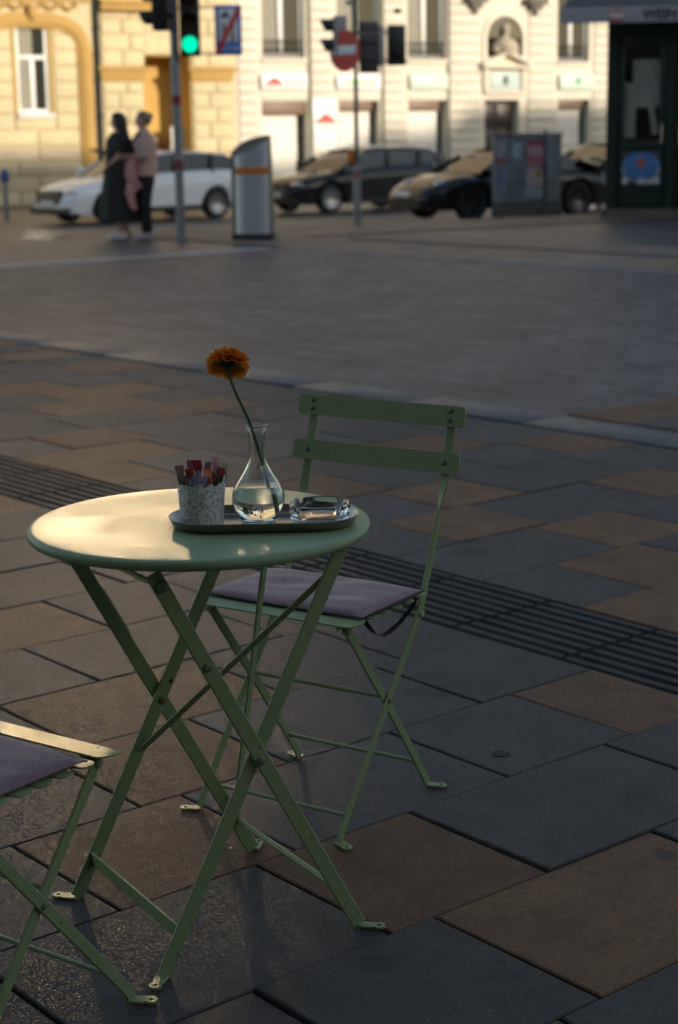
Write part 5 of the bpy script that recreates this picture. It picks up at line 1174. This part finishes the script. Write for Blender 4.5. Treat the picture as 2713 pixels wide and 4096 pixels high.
mb = MB(); text_mb(mb, 'ZONE', 0.10, Matrix.Translation((0.01, -0.004, -0.235)) @ Matrix.Rotation(PI/2, 4, 'X')); mb.build('lettering', simple('pale lettering', (0.75, 0.80, 0.9), 0.5), zs)
mb = MB()
for z in (-0.30, 0.295): mb.tube([(-0.68, 0.045, z), (0.15, 0.03, z)], 0.012, 8)
mb.build('bracket', M_pole, zs)
X2, Y2 = 0.35, 27.0; g2 = gz(X2, Y2)
sp2 = empty('sign_pole', 'slim grey sign pole with a thicker lower sleeve in front of the dark estate car', 'pole', (X2, Y2, g2))
mb = MB(); mb.lathe([(0.034, 0.80), (0.034, 3.6), (0.0001, 3.62)], 18); mb.build('pole_tube', simple('dark green grey pole', (0.085, 0.11, 0.105), 0.5, metal=0.3), sp2)
mb = MB(); mb.lathe([(0.075, -0.03), (0.068, 0.05), (0.058, 0.3), (0.056, 0.86), (0.036, 0.92)], 20); mb.build('sleeve', M_pole, sp2)
mb = MB(); mb.lathe([(0.0568, 0.70), (0.0575, 0.70), (0.0575, 0.82), (0.0568, 0.82)], 20, close=True); mb.build('sticker', simple('faded red sticker', (0.26, 0.10, 0.10), 0.5), sp2)
mb = MB(); mb.cbox((-0.135, -0.06, 0.93-0), (-0.035, 0.05, 1.13), 0.015); o = mb.build('push_button_box', simple('orange plastic box', (0.50, 0.13, 0.015), 0.45)); place(o, (X2, Y2, 0)); tag(o, 'small orange push button box on the slim sign pole', 'box')
ne = empty('no_entry_sign', 'round red no-entry sign with a white bar, turned to the left on the slim pole', 'sign', (0.18, 26.90, 2.585), rad(-43))
Ms = Matrix.Rotation(PI/2, 4, 'X'); mb = MB(); mb.lathe([(0.0001, 0.0), (0.300, 0.0), (0.305, -0.004), (0.305, -0.014), (0.0001, -0.014)], 48, M=Ms); mb.build('disc', simple('red sign enamel', (0.62, 0.035, 0.022), 0.45, var=0.06), ne)
mb = MB(); mb.cbox((-0.245, -0.006, -0.055), (0.245, 0.0, 0.075), 0.002); mb.build('bar', simple('white sign bar', (0.85, 0.85, 0.86), 0.45), ne)
mb = MB(); mb.tube([(0.0, 0.014, 0.0), (0.16, 0.10, 0.0)], 0.02, 8); mb.build('bracket', M_pole, ne)
bd = empty('rectangular_sign', 'dark grey back of a rectangular sign right of the no-entry disc', 'sign', (0.555, 27.03, 2.635), rad(4))
mb = MB(); mb.cbox((-0.15, 0.0, -0.375), (0.15, 0.02, 0.375), 0.006); mb.build('board', simple('dull grey sheet', (0.085, 0.085, 0.095), 0.55, metal=0.3), bd)
mb = MB()
for z in (-0.2, 0.05, 0.24): mb.cbox((-0.15, -0.03, z), (0.15, -0.002, z+0.04), 0.004)
mb.build('rail', simple('dark sign rail', (0.03, 0.03, 0.034), 0.5), bd)
mb = MB(); mb.box((-0.19, 0.0, -0.05), (-0.151, 0.02, 0.0)); mb.build('bracket', M_pole, bd)
sb = signal('traffic_light', 'black traffic light head turned away, on an arm right of the no-entry sign', (0.96, 27.22, 2.52), rad(188), -1, 0, 2)
mb = MB(); mb.cbox((0.705, 27.0, 2.36), (0.795, 27.08, 2.95), 0.01); mb.tube([(0.38, 27.03, 2.85), (0.83, 27.05, 2.85)], 0.02, 8); mb.tube([(0.38, 27.03, 2.45), (0.83, 27.05, 2.45)], 0.02, 8)
o = mb.build('signal_arm', simple('pale pinkish grey arm', (0.42, 0.36, 0.35), 0.5)); tag(o, 'pale arm and strip that carries the turned-away traffic light', 'arm')
sc2 = signal('traffic_light', 'grey traffic light head behind the no-entry disc, its visors pointing left', (0.06, 27.12, 2.66), rad(-85), -1, 0, 2)
sc2.children[0].data = sc2.children[0].data.copy(); sc2.children[0].data.materials[0] = M_bracket

# ------------------------------------------------------------------ bin, cabinet, meter
bn = empty('litter_bin', 'tall steel litter bin with a slanted curved top and an orange band', 'bin', (-1.10, 23.80, gz(-1.1, 23.8)), rad(-4))
M_steel = N('satin steel').set(Base_Color=(0.60, 0.63, 0.70), Metallic=0.8, Roughness=0.4).m; M_steeld = simple('dark steel frame', (0.26, 0.24, 0.215), 0.45, metal=0.5)
outl = [(-0.265, 0.06), (-0.265, 1.13), (-0.25, 1.165), (-0.18, 1.235), (-0.08, 1.30), (0.05, 1.345), (0.17, 1.37), (0.225, 1.375), (0.24, 1.36), (0.27, 0.06)]
mb = MB(); mb.prism(outl, lambda a, b, c: V((a, c, b)), -0.14, 0.26); mb.build('casing', M_steeld, bn, angle=20)
mb = MB(); mb.loft([[V((-0.215+0.225*(1-math.cos(a)), -0.141-0.055*math.sin(a), z)) for a in [PI*i/18 for i in range(19)]]+[V((0.235, -0.10, z)), V((-0.215, -0.10, z))] for z in (0.08, 1.10)]+[[V((-0.215+0.225*(1-math.cos(a)), -0.141-0.055*math.sin(a), 1.10+0.20*(1-math.cos(a))/2)) for a in [PI*i/18 for i in range(19)]]+[V((0.235, -0.10, 1.30)), V((-0.215, -0.10, 1.10))]], True, True); mb.build('front_panel', M_steel, bn, angle=40)
mb = MB(); mb.loft([[V((-0.218+0.228*(1-math.cos(a)), -0.141-0.059*math.sin(a), z)) for a in [PI*i/18 for i in range(19)]]+[V((0.236, -0.12, z)), V((-0.216, -0.12, z))] for z in (0.865, 0.955)], True, True); mb.build('orange_band', simple('orange reflective band', (0.60, 0.17, 0.015), 0.4), bn, angle=40)
mb = MB(); mb.cbox((-0.267, -0.05, 0.865), (-0.262, 0.2, 0.955), 0.002); mb.build('orange_band', simple('faded orange band', (0.42, 0.22, 0.14), 0.5), bn)
mb = MB(); mb.cbox((-0.272, -0.20, -0.02), (0.277, 0.27, 0.075), 0.01); mb.build('base', M_tlblack, bn)
mb = MB(); mb.cbox((-0.285, 0.0, 0.95), (-0.268, 0.2, 1.08), 0.004); mb.build('slot', M_tlblack, bn)
cb = empty('utility_cabinet', 'grey electrical cabinet covered in torn posters and scribbles', 'cabinet', (2.92, 32.5, gz(3.5, 32.5)-0.01), rad(-3))
M_cab = simple('grey cabinet shell', (0.20, 0.225, 0.235), 0.6, var=0.3, scale=5)
mb = MB(); mb.cbox((0, 0, 0.28), (1.25, 0.45, 1.50), 0.012); mb.cbox((-0.03, -0.04, 1.505), (1.28, 0.48, 1.55), 0.012); mb.build('shell', M_cab, cb)
mb = MB(); mb.cbox((-0.01, -0.01, -0.05), (1.27, 0.46, 0.278), 0.01); mb.build('base', simple('dirty concrete base', (0.11, 0.09, 0.075), 0.8, var=0.3, scale=6), cb)
for a, b in ((0.02, 0.28), (0.29, 0.94), (0.95, 1.23)):
    mb = MB(); mb.cbox((a, -0.018, 0.30), (b, -0.001, 1.48), 0.006); o = mb.build('door', simple('cabinet door', (0.17, 0.195, 0.205) if a == 0.29 else (0.23, 0.25, 0.26), 0.6, var=0.35, scale=7), cb)
    if a == 0.29: mb = MB(); mb.cbox((0.90, -0.045, 0.85), (0.925, -0.019, 0.99), 0.004); mb.build('handle', M_tlblack, o)
mb = MB(); mb.cbox((0.925, -0.03, 0.30), (0.965, -0.019, 1.50), 0.003); mb.cbox((0.93, -0.03, 1.55), (0.98, 0.02, 1.60), 0.008); mb.build('lock_bar', simple('dark bar', (0.05, 0.06, 0.06), 0.5), cb)
def paper(name, lab, x0, x1, z0, z1, col, var=0.3, y=-0.0195, cat='poster', group='bills pasted on the grey cabinet'):
    mb = MB(); n_ = 7; pts = []
    for (ax_, az_), (bx_, bz_) in zip([(x0, z0), (x1, z0), (x1, z1), (x0, z1)], [(x1, z0), (x1, z1), (x0, z1), (x0, z0)]):
        for i in range(n_): f = i/n_; pts.append((ax_+(bx_-ax_)*f+random.uniform(-0.006, 0.006), az_+(bz_-az_)*f+random.uniform(-0.006, 0.006)))
    mb.prism(pts, lambda a, b, c: V((a, c, b)), y-0.002, y); o = mb.build(name, simple(lab[:24], col, 0.6, var=var, scale=11), None, smooth=False); o.matrix_world = cb.matrix_basis.copy(); tag(o, lab, cat, group); return o
po = paper('poster', 'pink and crimson poster on the middle door of the grey cabinet', 0.62, 0.93, 0.95, 1.41, (0.50, 0.16, 0.22), 0.25)
mb = MB(); mb.box((0.63, -0.0235, 1.33), (0.92, -0.0218, 1.40)); mb.build('heading', simple('crimson print', (0.42, 0.02, 0.07), 0.5), po)
mb = MB()
for r_, z in enumerate((1.27, 1.22, 1.17)):
    for i in range(6): mb.box((0.65+i*0.042, -0.0235, z), (0.65+i*0.042+0.03, -0.0218, z+0.032))
mb.build('lettering', simple('white print', (0.66, 0.60, 0.62), 0.5), po)
po = paper('poster', 'pale pink poster with a yellow and black badge below the crimson one', 0.62, 0.92, 0.62, 0.93, (0.50, 0.36, 0.38), 0.2)
mb = MB(); mb.ell((0.82, -0.023, 0.82), (0.055, 0.002, 0.08), 16, 8); mb.build('badge', simple('yellow badge', (0.42, 0.36, 0.03), 0.5), po)
mb = MB(); mb.ell((0.825, -0.0255, 0.82), (0.02, 0.002, 0.05), 12, 8); mb.build('mark', M_tlblack, po)
paper('poster', 'white scrap of paper on the top left of the cabinet middle door', 0.36, 0.52, 1.1, 1.38, (0.36, 0.40, 0.44), 0.5)
paper('poster', 'whitish torn bill at the top of the narrow left cabinet door', 0.04, 0.24, 1.15, 1.42, (0.38, 0.37, 0.38), 0.5)
paper('poster', 'reddish torn strip on the narrow left cabinet door', 0.05, 0.22, 1.0, 1.12, (0.30, 0.13, 0.14), 0.4)
paper('poster', 'grey white bill low on the middle door of the cabinet', 0.58, 0.92, 0.38, 0.60, (0.30, 0.33, 0.34), 0.35)
paper('poster', 'blue scribbled bill low on the narrow left cabinet door', 0.08, 0.24, 0.55, 0.92, (0.17, 0.22, 0.34), 0.5)
pm = empty('parking_meter', 'slim post with a blue head at the far left by the yellow house', 'meter', (-7.62, 41.0, gz(-7.62, 41)), rad(8))
mb = MB(); mb.tube([(0, 0, -0.05), (0, 0, 0.86)], 0.055, 14); mb.build('post', M_pole, pm)
mb = MB(); mb.cbox((-0.10, -0.08, 0.84), (0.10, 0.08, 1.02), 0.03); mb.lathe([(0.10, 1.02), (0.095, 1.07), (0.06, 1.12), (0.0001, 1.14)], 18); mb.build('head', simple('blue enamel', (0.015, 0.07, 0.22), 0.4), pm)
gb = empty('grey_street_box', 'low grey street box at the far left edge beside the blue-headed post', 'box', (-8.35, 41.0, gz(-8.3, 41)), rad(6))
mb = MB(); mb.cbox((-0.35, -0.2, 0.02), (0.42, 0.2, 0.80), 0.02); mb.build('shell', simple('mid grey shell', (0.11, 0.11, 0.11), 0.6), gb)
mb = MB(); mb.cbox((-0.37, -0.22, 0.805), (0.44, 0.22, 0.85), 0.012); mb.build('lid', simple('dark lid', (0.06, 0.06, 0.06), 0.6), gb)

# ------------------------------------------------------------------ kiosk
KX, KY = 4.30, 28.0; KR = rad(-14)
ki = empty('kiosk', 'dark green wooden kiosk with glazed doors and a grey awning over them', 'kiosk', (KX, KY, gz(KX, KY)-0.01), KR)
M_kgreen = simple('dark green kiosk paint', (0.008, 0.020, 0.016), 0.42, var=0.2); M_kglass = glass('kiosk window glass', (0.75, 0.77, 0.78), 1.45)
M_kgl = glass('kiosk door glass', (0.93, 0.95, 0.95), 1.5)
mb = MB(); mb.box((0.0, 0.14, 0.15), (0.10, 3.0, 3.3)); mb.box((0.101, 2.9, 0.15), (3.6, 3.0, 3.3)); mb.box((3.5, 0.14, 0.15), (3.6, 2.899, 3.3)); mb.box((0.0, 0.0, 2.82), (3.6, 0.139, 3.3)); mb.box((0.0, 0.0, 0.15), (0.16, 0.139, 2.819)); mb.box((0.92, 0.0, 0.15), (1.06, 0.139, 2.819)); mb.box((1.9, 0.0, 0.15), (2.05, 0.139, 2.819)); mb.box((2.051, 0.0, 0.15), (3.6, 0.139, 0.9)); mb.box((3.4, 0.0, 0.901), (3.6, 0.139, 2.819))
mb.build('wall', M_kgreen, ki, smooth=False)
mb = MB(); mb.cbox((-0.08, -0.06, -0.15), (3.65, 3.05, 0.148), 0.015); mb.build('base', simple('kiosk stone base', (0.10, 0.08, 0.07), 0.8, var=0.3), ki)
mb = MB(); mb.box((0.105, 0.145, 0.15), (3.49, 2.89, 0.17)); mb.build('floor_board', simple('kiosk floor', (0.08, 0.06, 0.05), 0.7), ki)
mb = MB(); mb.cbox((-0.25, -0.25, 3.31), (3.85, 3.2, 3.45), 0.03); mb.build('roof', M_kgreen, ki)
for (x0, x1, hx) in ((0.165, 0.915, 0.86), (1.065, 1.895, 1.14)):
    mb = MB(); mb.cbox((x0, 0.04, 0.155), (x0+0.10, 0.10, 2.815), 0.008); mb.cbox((x1-0.10, 0.04, 0.155), (x1, 0.10, 2.815), 0.008); mb.cbox((x0+.101, 0.04, 2.62), (x1-.101, 0.10, 2.815), 0.008); mb.cbox((x0+.101, 0.04, 1.06), (x1-.101, 0.10, 1.20), 0.008); mb.cbox((x0+.101, 0.045, 0.155), (x1-.101, 0.095, 1.058), 0.008)
    d = mb.build('door', M_kgreen, ki)
    mb = MB(); mb.box((x0+0.09, 0.066, 1.19), (x1-0.09, 0.074, 2.63)); mb.build('pane', M_kgl, d, smooth=False)
    mb = MB(); mb.tube([(hx, 0.035, 1.12), (hx, -0.005, 1.16), (hx, -0.005, 1.44), (hx, 0.035, 1.48)], 0.013, 8); mb.build('handle', M_chrome, d)
mb = MB(); mb.ribbon([(0.30, 0.17, 1.25), (0.34, 0.17, 2.1)], V((1, 0, 0)), [0.26, 0.18], 0.01); mb.box((0.38, 0.20, 1.72), (0.80, 0.21, 2.45)); mb.ribbon([(0.75, 0.18, 1.3), (0.66, 0.18, 1.8)], V((1, 0, 0)), 0.09, 0.01); mb.box((1.12, 0.2, 1.5), (1.8, 0.21, 2.5)); mb.build('reflection_sheet', simple('pale sheets behind the glass', (0.50, 0.49, 0.45), 0.7, var=0.25, scale=5), ki)  # pale boards added behind the panes to imitate reflections in the glass
mb = MB(); mb.cbox((-0.025, 0.9, 0.4), (-0.002, 1.0, 3.2), 0.006); mb.cbox((-0.025, 0.2, 0.4), (-0.002, 0.30, 3.2), 0.006); mb.cbox((-0.02, 0.31, 0.5), (-0.002, 0.89, 3.1), 0.01); mb.build('side_panel', simple('brown gilt panel', (0.16, 0.10, 0.05), 0.3, var=0.4, scale=4), ki)
aw = empty('awning', 'grey lilac kiosk awning whose valance shows a red white red flag and the word WEIN', 'awning', (KX, KY, gz(KX, KY)-0.01), rad(-9))
M_awn = simple('grey lilac awning cloth', (0.30, 0.29, 0.33), 0.8, var=0.08, scale=5); M_awnd = simple('dark awning cloth', (0.085, 0.085, 0.095), 0.8)
mb = MB(); mb.prism([(-0.72, 2.965), (3.8, 2.965), (3.8, 3.165), (-0.72, 3.165)], lambda a, b, c: V((a, c, b)), -0.722, -0.712)
mb.build('valance', M_awn, aw, smooth=False)
mb = MB(); mb.add([V(p) for p in ((-0.72, -0.715, 3.17), (3.8, -0.715, 3.17), (3.8, 0.3, 3.75), (-0.35, 0.3, 3.75), (-0.72, -0.715, 3.155), (3.8, -0.715, 3.155), (3.8, 0.3, 3.735), (-0.35, 0.3, 3.735))], [(0, 1, 2, 3), (7, 6, 5, 4), (0, 4, 5, 1), (1, 5, 6, 2), (2, 6, 7, 3), (3, 7, 4, 0)]); mb.build('cloth', M_awnd, aw, smooth=False)
mb = MB(); mb.tube([(-0.72, -0.70, 3.165), (3.8, -0.70, 3.165)], 0.022, 8); mb.build('front_rail', M_bracket, aw)
mb = MB(); mb.box((0.02, -0.727, 3.115), (0.22, -0.7225, 3.150)); mb.box((0.02, -0.727, 2.985), (0.22, -0.7225, 3.025)); mb.build('flag_stripe', simple('flag red', (0.36, 0.04, 0.05), 0.6), aw)
mb = MB(); mb.box((0.02, -0.727, 3.026), (0.22, -0.7225, 3.114)); mb.build('flag_field', simple('flag white', (0.52, 0.50, 0.52), 0.6), aw)
mb = MB(); text_mb(mb, 'WEIN', 0.20, Matrix.Translation((0.77, -0.724, 3.07)) @ Matrix.Rotation(PI/2, 4, 'X') @ Matrix.Diagonal((1.0, 1, 1, 1)), 0.004, True); mb.build('lettering', simple('black lettering', (0.03, 0.035, 0.035), 0.6), aw)
os_ = empty('oval_sign', 'small sign with a blue oval and a red orange emblem low on the kiosk door', 'sign', (KX, KY, gz(KX, KY)-0.01), KR)
mb = MB(); mb.cbox((0.245, 0.03, 0.52), (0.845, 0.043, 1.03), 0.004); mb.build('board', simple('dark sign back', (0.03, 0.035, 0.04), 0.5), os_)
mb = MB(); Mo = Matrix.Translation((0.545, 0.029, 0.82)) @ Matrix.Rotation(PI/2, 4, 'X') @ Matrix.Diagonal((1.45, 1, 1, 1)); mb.lathe([(0.0001, 0.004), (0.198, 0.004), (0.203, 0.0)], 40, M=Mo); mb.build('oval', simple('sky blue oval', (0.05, 0.17, 0.42), 0.4), os_)
mb = MB(); Mo2 = Matrix.Translation((0.545, 0.0295, 0.775)) @ Matrix.Rotation(PI/2, 4, 'X') @ Matrix.Diagonal((1.45, 1, 1, 1)); mb.lathe([(0.205, 0.001), (0.205, 0.0025), (0.19, 0.0025), (0.19, 0.001)], 40, M=Mo2, close=True); mb.build('oval_edge', simple('white edge', (0.50, 0.52, 0.56), 0.4), os_)
mb = MB()
for (cx_, cz_, rx, rz_) in ((0.545, 0.86, 0.05, 0.05), (0.50, 0.88, 0.035, 0.02), (0.59, 0.88, 0.035, 0.02), (0.545, 0.93, 0.02, 0.035), (0.545, 0.80, 0.025, 0.03)): mb.ell((cx_, 0.0235, cz_), (rx, 0.002, rz_), 12, 6)
mb.build('emblem', simple('red orange emblem', (0.50, 0.09, 0.02), 0.5), os_)
mb = MB()
for a, b in ((0.255, 0.345), (0.50, 0.62), (0.63, 0.73), (0.74, 0.835)): mb.cbox((a, 0.0265, 0.535), (b, 0.0295, 0.60+0.05*((b*37) % 1)), 0.001)
mb.build('print', simple('white print block', (0.46, 0.46, 0.50), 0.5), os_)
mb = MB(); mb.cbox((0.25, 1.6, 0.2), (0.9, 2.2, 1.2), 0.02); mb.cbox((0.9, 2.2, 1.3), (3.0, 2.8, 1.35), 0.01); mb.cbox((1.2, 2.3, 0.2), (2.8, 2.85, 1.29), 0.02); o = mb.build('counter', simple('kiosk counter', (0.20, 0.15, 0.10), 0.6), ki)

# ------------------------------------------------------------------ unseen cafe wall and awning, added to shade the foreground
cf = empty('cafe_shade', 'unseen dark cafe wall with an awning, added behind the viewer to shade the foreground', 'building', (0, -1.3, 0), rad(-8))
mb = MB(); mb.box((-18, -8, -0.02), (2.3, 0, 15)); mb.build('wall', render_mat('dim cafe wall', (0.16, 0.145, 0.13)), cf, smooth=False)
mb = MB(); mb.box((-6, 0.01, 3.02), (1.2, 3.0, 3.06)); mb.build('awning', simple('dark cafe awning', (0.06, 0.06, 0.062), 0.8), cf, smooth=False)
